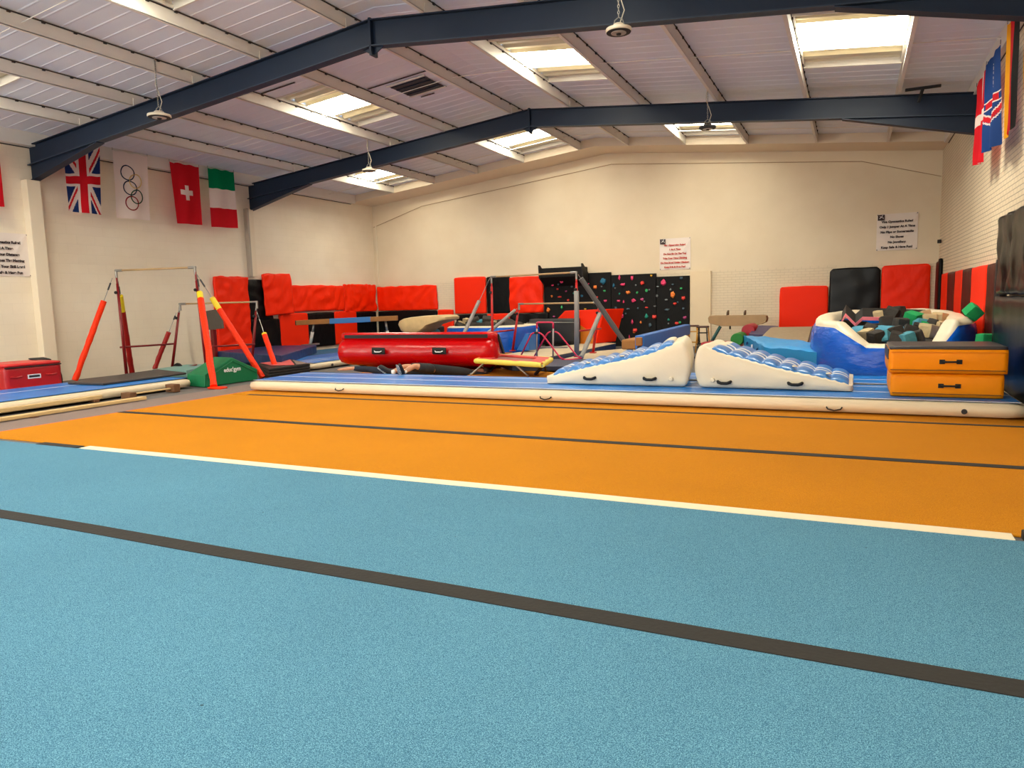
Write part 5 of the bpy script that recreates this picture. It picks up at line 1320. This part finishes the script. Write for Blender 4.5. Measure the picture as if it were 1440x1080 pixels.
# ================================================================== TRAMPETTE
polyslab('gym_mat', [(648, 530.8), (768, 531.5), (785, 524), (690, 517.5), (668, 524)], .016, .11, CY, 'thin yellow mat under the trampette', bevel=.01)
tr = thing('trampette', 'small trampette with yellow edge pad and red cover', 'trampette', (-6.65, 13.7, 0))
zt_ = .415
cn = [at(669, 505.5, z=zt_), at(762, 511, z=zt_), at(775, 503.5, z=zt_), at(694, 498, z=zt_)]
cen = sum(cn, Vector())/4
def inset(f, dz=0): return [cen+(p-cen)*f+Vector((0, 0, dz)) for p in cn]
for i in range(4):
    a, b = cn[i], cn[(i+1) % 4]; bm = B()
    pts = [lerp(a, b, s/8) for s in range(9)]
    tube(bm, [q-Vector((0, 0, .03)) for q in pts], [.05+.004*math.sin(k*2.2) for k in range(9)], 12)
    ob('edge_pad', bm, mat('pale yellow pad', (226, 214, 92), rough=.55, bump=.3, bscale=8), tr, smooth=True, sharp=70)
o_, i_ = inset(1.02, .006), inset(.62, .0)
RC = mat('faded red cover', (196, 60, 54), rough=.6, bump=.4, bscale=4)
for i in range(4):
    a, b, c_, d = o_[i], o_[(i+1) % 4], i_[(i+1) % 4], i_[i]; bm = B()
    hexa(bm, [a-Vector((0, 0, .02)), b-Vector((0, 0, .02)), c_-Vector((0, 0, .02)), d-Vector((0, 0, .02)), a+Vector((0, 0, .012)), b+Vector((0, 0, .012)), c_+Vector((0, 0, .012)), d+Vector((0, 0, .012))], bevel=.006)
    ob('frame_cover', bm, RC, tr)
bm = B(); prism(bm, [p-Vector((0, 0, .03)) for p in inset(.64)], (0, 0, .01)); ob('jump_bed', bm, mat('pink grey webbing', (150, 96, 90), rough=.8), tr)
bm = B(); 
for i in range(4): tube(bm, [p-Vector((0, 0, .05)) for p in (cn[i], cn[(i+1) % 4])], .022, 8)
ob('frame', bm, METAL, tr)
ft = [at(661, 528, z=.12), at(744, 530, z=.12), at(768, 522, z=.12), at(690, 523, z=.12)]
for i in range(4):
    k = [lerp(cn[0], cn[1], .15), lerp(cn[0], cn[1], .62), lerp(cn[1], cn[2], .25), lerp(cn[3], cn[2], .1)][i]-Vector((0, 0, .05)); bm = B(); tube(bm, [k, lerp(k, ft[i], .85), Vector((ft[i].x, ft[i].y, .135))], .02, 8)
    ob('leg', bm, METAL if i in (0, 1) else BLKM, tr, smooth=True)
bm = B(); k = lerp(cn[1], cn[2], .3)-Vector((0, 0, .04)); tube(bm, [k, at(753, 526, z=.13)], .032, 8); ob('brace', bm, BLKM, tr)
polyslab('landing_mat', [(703, 510), (765, 504.5), (828, 505), (800, 515), (720, 515)], .112, .21, mat('dark slate mat', (44, 56, 84), rough=.5), 'dark slate mat behind the trampette, under the small frames', bevel=.01)

# ================================================================== SMALL CROSSED FRAMES
mb = thing('parallettes_frame', 'small pink and grey crossed tube frame behind the trampette', 'gymnastics bars', (-6.1, 15.0, .2))
ym = 15.0; yk = 15.7
def mp(px, py, y): return at(px, py, y=y)
def arc(a, b, c, n=5):      # rounded corner
    return [lerp(lerp(a, b, t/n), lerp(b, c, t/n), t/n) for t in range(n+1)]
zf = .215
def setz(p, z): return Vector((p.x, p.y, z))
for (xa, xb, px0) in ((729, 815, 0),):
    top = [mp(755, 464, ym), mp(755, 453.5, ym), mp(778, 453.5, ym), mp(778, 464, ym)]
    pts = [setz(mp(754.5, 500, ym), zf), mp(755, 456, ym)]+arc(mp(755, 456, ym), mp(755, 453.3, ym), mp(757.5, 453.3, ym))+arc(mp(775, 453.3, ym), mp(778, 453.3, ym), mp(778, 456, ym))+[mp(778, 456, ym), setz(mp(777, 505, ym), zf)]
    ob('hoop_top', tube(B(), [mp(755, 462, ym)]+pts[1:-1]+[mp(778, 462, ym)], .021, 10), MAG, mb, smooth=True)
    for p_, q_ in ((mp(755, 462, ym), setz(mp(754.8, 500, ym), zf)), (mp(778, 462, ym), setz(mp(777.5, 500, ym), zf))):
        ob('hoop_leg', tube(B(), [p_, q_], .019, 10), GREYP, mb, smooth=True)
def Aframe(apL, apR, fL, fR, y, yback):
    a = mp(*apL, y); b = mp(*apR, y); fl = setz(mp(*fL, y), zf); fr = setz(mp(*fR, y), zf)
    pts = [fl]+arc(lerp(a, fl, .12), a, lerp(a, b, .35))+arc(lerp(b, a, .35), b, lerp(b, fr, .12))+[lerp(b, fr, .93)]
    ob('a_frame', tube(B(), pts+[fr+Vector((.06, 0, .01))], .018, 10), MAG, mb, smooth=True)
    ob('clamp', tube(B(), [a+(b-a)*.3, a+(b-a)*.7], .027, 10), BLKM, mb)
Aframe((748, 468), (761, 468), (730, 496), (790, 511), ym-.05, yk)
Aframe((771, 466.5), (784, 466.5), (750, 496), (814, 508), ym+.35, yk)
ob('ground_bar', tube(B(), [setz(mp(790, 511, ym-.05), zf+.0), setz(mp(802, 510.5, ym-.02), zf), setz(mp(818, 506.5, ym+.35), zf)], .019, 8), MAG, mb, smooth=True)
ob('cross_tube', tube(B(), [mp(758, 488.5, ym+.4), mp(798, 488.5, ym+.4)], .018, 8), GREYP, mb, smooth=True)

# ================================================================== CLUTTER BY THE CLIMBING WALL
wz = thing('red_orange_wedge', 'large red foam wedge with orange panel leaning by climbing wall', 'foam wedge', (-6.6, 21.0, 0))
yw = 20.75
P_ = [at(778, 454, y=yw), at(794, 437, y=yw), at(850, 435, y=yw), at(838, 487, y=yw), at(790, 487, y=yw)]
for q in P_: q.z = max(q.z, .02)
P_[3].z = .21; P_[4].z = .21
bm = B(); prism(bm, P_, (.35, .9, 0), bevel=.02); bmesh.ops.triangulate(bm, faces=[f for f in bm.faces if len(f.verts) > 4]); ob('body', bm, REDP, wz)
bm = B(); prism(bm, [at(814, 456, y=yw-.02), at(825, 463.5, y=yw-.02), at(834, 464, y=yw-.02), at(834, 488, y=yw-.02), at(814, 490, y=yw-.02)], (0, .03, 0)); ob('orange_panel', bm, ORANGED, wz)
ob('black_box', softbox(B(), (1.5, .5, .78), T(at(775, 470, y=20.1).x, 20.4, .21), cell=.15, r=.02, wr=.006), mat('black cabinet vinyl', (26, 26, 28), rough=.5), smooth=True, label='square black padded box behind the small pink frame', cat='box')
xe = [at(741, 453.5, y=20.1), at(808, 453.5, y=20.1), at(808, 491, y=20.1), at(741, 491, y=20.1)]
bm = B(); tube(bm, [xe[0], xe[3]], .012, 6); tube(bm, [xe[0], xe[1]], .012, 6); tube(bm, [xe[3], xe[2]], .016, 6)
ob('frame_rail', bm, METAL, smooth=True, label='thin grey frame edge in front of the square black box', cat='frame')
ob('blue_wedge', prism(B(), [at(726, 493, y=17.3), at(739, 469, y=17.3), at(744, 469, y=17.3), at(744, 493, y=17.3)], (0, .45, 0), bevel=.01), BEAMBLUE, label='small blue foam wedge left of the square black box', cat='foam wedge')
for k, px in enumerate((728, 731)):
    a, b = at(px-1, 466, y=18.4), at(px+1.5, 487, y=18.3); b.z = max(.02, b.z)
    ob('yellow_strap_post', tube(B(), [a, b], .035, 8), mat('olive yellow post', (168, 150, 50), rough=.6), smooth=True, label='%s olive yellow post beside the low centre bar' % ('left' if k == 0 else 'right'), cat='post')
CREAMT = mat('cream mat top', (206, 190, 160), rough=.6, var=.12, vscale=3)
def twotone(px, z0, z1, label):
    r = thing('landing_mat', label, 'mat', Vector((sum(at(a, b, z=z1).x for a, b in px)/len(px), sum(at(a, b, z=z1).y for a, b in px)/len(px), z0)))
    pts = [at(a, b, z=z1) for a, b in px]
    ob('base', prism(B(), [(p.x, p.y, z0) for p in pts], (0, 0, z1-z0-.012), bevel=.008), NAVY, r)
    ob('top_sheet', prism(B(), [(p.x, p.y, z1-.012) for p in pts], (0, 0, .012)), CREAMT, r)
twotone([(690, 501), (762, 503.5), (826, 491), (866, 482.5), (835, 480.5), (744, 493)], .0, .2, 'long cream topped navy mat running back to the climbing wall')
twotone([(782, 507), (800, 510), (858, 508), (905, 494), (880, 490), (835, 494)], .0, .1, 'low cream topped mat on the floor right of the centre bars')
ob('orange_mat', prism(B(), [(*(at(a, b, z=.14).xy), .0) for a, b in ((697, 494), (724, 488), (726, 491), (722, 495), (700, 498))], (0, 0, .14), bevel=.01), ORANGED, label='thin orange mat at the foot of the far foam pit', cat='mat')

# blue covered beam near the climbing wall
zb = .84
b2 = thing('balance_beam', 'balance beam in a long blue padded cover, end grain showing', 'balance beam', (-3.9, 16, 0))
Pn, Pf = at(899, 472, z=zb), at(966, 456, z=zb)
dx = Vector(((Pf-Pn).x, (Pf-Pn).y, 0)).normalized(); sx_ = Vector((dx.y, -dx.x, 0))
def seg2(t0, t1, hw, up, dn, m, nm):
    p, q = lerp(Pn, Pf, t0), lerp(Pn, Pf, t1); s = sx_*hw
    ob(nm, hexa(B(), [p-s-Vector((0, 0, dn)), p+s-Vector((0, 0, dn)), q+s-Vector((0, 0, dn)), q-s-Vector((0, 0, dn)), p-s+Vector((0, 0, up)), p+s+Vector((0, 0, up)), q+s+Vector((0, 0, up)), q-s+Vector((0, 0, up))], bevel=.018), m, b2)
seg2(0, 1, .085, .0, .26, BEAMBLUE, 'cover'); seg2(-.012, .02, .06, -.03, .19, BEAMW, 'beam')
for t0 in (.12, .86):
    p = lerp(Pn, Pf, t0)
    for s in (-1, 1): ob('leg', tube(B(), [p-Vector((0, 0, .24)), Vector((p.x, p.y, 0))+sx_*s*.3+Vector((0, 0, .02))], .03, 8), BLKM, b2, smooth=True)
ob('end_bracket', tube(B(), [Pn-Vector((0, 0, .2)), Pn-Vector((0, -.02, .42))], .045, 8), CHAR, b2)
for k, (px, py, yy, L) in enumerate(((886, 484, 15.5, 1.1), (932, 484, 16.2, 2.0))):
    c = at(px, py, y=yy); ob('tan_beam_end', box(B(), (c.x-.2, yy, max(.05, c.z-.12)), (c.x+.2, yy+L, c.z+.1), .03), BEAMW, label='low tan suede beam %s of the blue covered beam' % ('left' if k == 0 else 'right and below'), cat='beam')

# stools
def stool(px0, px1, y, h, cols, label, turn=0):
    a, b = at(px0, 460, y=y), at(px1, 460, y=y); cx = (a.x+b.x)/2; w = (b.x-a.x)
    r = thing('stool', label, 'stool', (cx, y+w/2, 0))
    ob('seat', softbox(B(), (w, w, .05), T(cx, y+w/2, h-.05), cell=.06, r=.02), mat('dark brown seat', (72, 36, 30), rough=.5), r, smooth=True)
    for i, (sx, sy) in enumerate(((-1, -1), (1, -1), (-1, 1), (1, 1))):
        t0 = Vector((cx+sx*w*.4, y+w/2+sy*w*.4, h-.05)); t1 = Vector((cx+sx*w*.56, y+w/2+sy*w*.52, .01))
        ob('leg', tube(B(), [t0, t1], .018, 8), cols[i], r, smooth=True)
    for z in (.25, .55):
        for s in (-1, 1):
            f = .4+.14*(1-z/h); ob('rung', tube(B(), [(cx-w*f, y+w/2+s*w*f, z), (cx+w*f, y+w/2+s*w*f, z)], .012, 6), cols[2], r)
            ob('rung', tube(B(), [(cx+s*w*f, y+w/2-w*f, z+.05), (cx+s*w*f, y+w/2+w*f, z+.05)], .012, 6), cols[0], r)
YT = mat('ochre yellow tube', (196, 142, 44), rough=.45)
stool(979, 995, 19.8, .74, [YT, BLKM, BLKM, YT], 'tall brown topped stool beside the pommel horse')
stool(966, 981, 20.5, .74, [BLKM, YT, YT, BLKM], 'brown topped stool partly behind the blue covered beam')

# pommel horse
ph = thing('pommel_horse', 'tan pommel horse against the back wall', 'pommel horse', (-2.9, 20.7, 0))
yp = 20.5
sil = [(995, 447), (997, 444.2), (1004, 443.6), (1040, 443.4), (1074, 442.8), (1078, 444), (1079, 448), (1077.5, 453), (1071, 456), (1062, 458), (1050, 458.6), (1018, 458.8), (1009, 458), (999, 455.5), (996, 453.5)]
sil = [at(a, b, y=yp) for a, b in sil]; n = len(sil); cen = sum(sil, Vector())/n; bm = B(); rows = []
for yo, s_ in ((0, .93), (.04, .985), (.1, 1), (.28, 1), (.34, .985), (.38, .93)): rows.append([bm.verts.new(Vector((cen.x+(p.x-cen.x)*(1-(1-s_)*.4), p.y+yo, cen.z+(p.z-cen.z)*s_))) for p in sil])
for r0, r1 in zip(rows[:-1], rows[1:]):
    for k in range(n): bm.faces.new((r0[k], r0[(k+1) % n], r1[(k+1) % n], r1[k]))
bmesh.ops.triangulate(bm, faces=[bm.faces.new(rows[0]), bm.faces.new(list(reversed(rows[-1])))])
ob('body', bm, TAN, ph, smooth=True, sharp=50)
for px in (1024, 1048):
    c = at(px, 444, y=yp+.19)
    for yo in (0,):
        pts = [c+Vector((-.07, -.13, -.01)), c+Vector((-.05, -.12, .08)), c+Vector((0, -.06, .135)), c+Vector((0, .06, .135)), c+Vector((-.05, .12, .08)), c+Vector((-.07, .13, -.01))]
        pom_ = ob('pommel', tube(B(), [Vector((c.x+(p.x-c.x)*.2, p.y, p.z)) for p in pts], .02, 10), mat('pommel wood', (92, 74, 56), rough=.5), ph, smooth=True)
    ob('pommel_base', box(B(), (c.x-.08, c.y-.15, c.z-.03), (c.x+.08, c.y+.15, c.z+.012), .008), CHAR, pom_)
GT = mat('dark teal leg paint', (28, 82, 82), rough=.5)
for (pa, pb) in (((1013, 459), (1001, 480)), ((1060, 458), (1072, 480))):
    for s in (0, .3):
        a, b = at(*pa, y=yp+.05+s), at(*pb, y=yp+.05+s); d = (b-a).normalized(); e = a+d*((a.z-.02)/-d.z)
        ob('leg', tube(B(), [a, e], .045, 8), GT, ph, smooth=True)
ob('latch', box(B(), at(1026.5, 458, y=yp+.1)+Vector((-.02, 0, -.1)), at(1026.5, 458, y=yp+.1)+Vector((.02, .05, .0)), .004), BLKM, ph)
# rolls and mats below it
def roll(px, py, y, r, L, m, label, ang=0):
    c = at(px, py, y=y); c.z = max(c.z, r+.005)
    t = thing('foam_roll', label, 'foam roll', (c.x, y, c.z-r))
    ob('body', lathe(B(), [(r*.93, 0), (r, .03), (r, L-.03), (r*.93, L)], (c.x, y, c.z), axis='y', n=28), m, t, smooth=True, sharp=50)
ob('crimson_mat', softbox(B(), (1.0, .8, .32), T(-3.15, 19.75, 0), cell=.12, r=.03, wr=.01), CRIM, smooth=True, label='crimson mat lying under the pommel horse', cat='mat')
roll(1036, 477.5, 17.7, .15, .8, mat('leaf green vinyl', (20, 124, 40), rough=.5), 'green ended foam roll below the pommel horse')
roll(1052, 465.5, 18.6, .165, .9, CRIM, 'crimson foam roll behind the sky blue crash mat')
ob('crimson_block', softbox(B(), (.5, .5, .16), T(*(at(1024, 483, z=.16)-Vector((0, -.2, .16)))), cell=.1, r=.04, wr=.01), CRIM, smooth=True, label='small crimson pad left of the sky blue crash mat', cat='pad')
# purple folded mats and beige sprung board
def quadmat(name, px, y0, y1, th, m, label):
    """tilted slab: two far corners at depth y1 and two near ones at y0"""
    a, b, c_, d = at(*px[0], y=y0), at(*px[1], y=y0), at(*px[2], y=y1), at(*px[3], y=y1); dn = Vector((0, 0, th))
    return ob(name, hexa(B(), [a-dn, b-dn, c_-dn, d-dn, a, b, c_, d], bevel=.015), m, label=label, cat='mat')
quadmat('purple_mat', [(1053, 469), (1081, 471), (1095, 458.5), (1064, 457)], 18.2, 19.6, .12, PURP, 'dusky purple mat sloping up beside the pommel horse')
quadmat('beige_mat', [(1066, 478), (1135, 484), (1142, 459), (1084, 460)], 16.9, 19.4, .1, mat('beige ribbed mat', (168, 148, 120), rough=.8, var=.25, vscale=12, stretch=(1, 6, 1)), 'beige ribbed sprung mat sloping up below the shorter red wall mat')
quadmat('purple_mat', [(1136, 486), (1156, 488), (1158, 457), (1142, 458)], 16.9, 19.3, .14, PURP, 'dark purple mat strip between beige mat and big foam pit')
# sky blue crash mat on crimson mat
cm_t = [at(1046, 470, z=.62), at(1075, 485.5, z=.60), at(1155, 493, z=.56), at(1148, 482, z=.58), at(1100, 470.5, z=.62)]
cmr = thing('crash_mat', 'large sky blue crash mat sagging behind the right inflatable ramp', 'crash mat', (-1.4, 15.2, .3))
A, Bq, Cq, E_, D_ = [Vector(p) for p in cm_t]
bm = B(); n1, n2 = 26, 16; tt = {}; bb_ = {}
for i in range(n1+1):
    for j in range(n2+1):
        u, v = i/n1, j/n2      # u along the near edge A->B->C side, v away
        near = Bq.lerp(Cq, u); far = A.lerp(E_ + Vector((0, .3, 0)), u); p = near.lerp(far, v)
        edge = min(u, 1-u, v, 1-v); rd = .03*(1-min(1, edge/.07))**2
        w = .03*noise.noise(Vector((p.x*2.6, p.y*2.6, 1)))+.012*noise.noise(Vector((p.x*8, p.y*8, 1)))
        tt[i, j] = bm.verts.new(p+Vector((0, 0, w-rd))); bb_[i, j] = bm.verts.new(Vector((p.x, p.y, p.z-.27)))
for i in range(n1):
    for j in range(n2):
        bm.faces.new((tt[i, j], tt[i+1, j], tt[i+1, j+1], tt[i, j+1])); bm.faces.new((bb_[i, j], bb_[i, j+1], bb_[i+1, j+1], bb_[i+1, j]))
for i in range(n1):
    for j in (0, n2): bm.faces.new((tt[i, j], bb_[i, j], bb_[i+1, j], tt[i+1, j]))
for j in range(n2):
    for i in (0, n1): bm.faces.new((tt[i, j], tt[i, j+1], bb_[i, j+1], bb_[i, j]))
ob('cover', bm, SKYV, cmr, smooth=True, sharp=50)
lp = lerp(A, Bq, .55)-Vector((.02, .02, .14)); ob('label_patch', box(B(), lp-Vector((.03, .05, .035)), lp+Vector((.0, .05, .035)), .004), LINE, cmr)
for s in (.3, .8): q = lerp(A, Bq, s)-Vector((.03, 0, .14)); ob('handle', box(B(), q-Vector((.02, .09, .03)), q+Vector((.0, .09, .03)), .006), NAVY, cmr)
ob('crimson_mat', softbox(B(), (1.5, 3.2, .28), T(-1.35, 15.0, 0), cell=.15, r=.04, wr=.01), CRIM, smooth=True, label='crimson mat underneath the sky blue crash mat', cat='mat')

# ================================================================== LIGHT
w = bpy.data.worlds.new('world'); sc.world = w; w.use_nodes = True
w.node_tree.nodes['Background'].inputs[0].default_value = (.75, .85, 1, 1); w.node_tree.nodes['Background'].inputs[1].default_value = .6
# invented glowing windows behind the camera, added to brighten the near half and left wall
for k, (xa, xb) in enumerate(((-15.2, -11.2), (-9.8, -5.8), (-4.2, -.2))):
    r = thing('window_%d' % wn[0], None, None, ((xa+xb)/2, YF, 1.6)); r['kind'] = 'structure'; wn[0] += 1
    ob('pane', box(B(), (xa, YF-.02, 1.6), (xb, YF+.02, 4.6)), mat('added glowing glazing %d' % k, (230, 230, 225), rough=.5, emit=(255, 250, 242), estr=(12.0, 5.0, 4.0)[k]), r)
    bm = B()
    for x in (xa, (xa+xb)/2, xb): box(bm, (x-.04, YF-.03, 1.56), (x+.04, YF+.06, 4.64))
    for z in (1.6, 3.1, 4.6): box(bm, (xa, YF-.03, z-.04), (xb, YF+.06, z+.04))
    ob('window_frame', bm, PURL, r)

sc.view_settings.view_transform = 'Standard'; sc.view_settings.look = 'None'; sc.view_settings.gamma = 1; sc.view_settings.use_curve_mapping = False
sc.view_settings.exposure = 0.45
cy = sc.cycles
cy.max_bounces = 8; cy.diffuse_bounces = 5; cy.glossy_bounces = 3; cy.transmission_bounces = 3; cy.sample_clamp_indirect = 6; cy.caustics_reflective = False; cy.caustics_refractive = False
cy.use_denoising = True

GROUPS = {'wall_mat': 'padded mats on the hall walls', 'flag': 'flags hung high along the side walls', 'pendant_lamp': 'pendant lamps hanging from the roof', 'rules_sign': 'rules signs on the walls',
          'air_track': 'air tracks on the hall floor', 'portal_frame': 'steel portal frames of the roof', 'carpet_roll': 'sprung floor carpet rolls', 'joining_strip': 'strips joining the carpet rolls',
          'floor_beam': 'low beams on the floor at the left', 'inflatable_ramp': 'cream and blue inflatable ramps', 'vault_block': 'orange padded blocks', 'stool': 'stools by the pommel horse',
          'foam_roll': 'foam rolls below the pommel horse', 'uneven_bars': 'uneven bars', 'person': 'people under the red inflatable'}
for o in COL.objects:
    if o.parent is None and 'label' in o and 'group' not in o:
        g = GROUPS.get(o.name.split('.')[0])
        if g: o['group'] = g
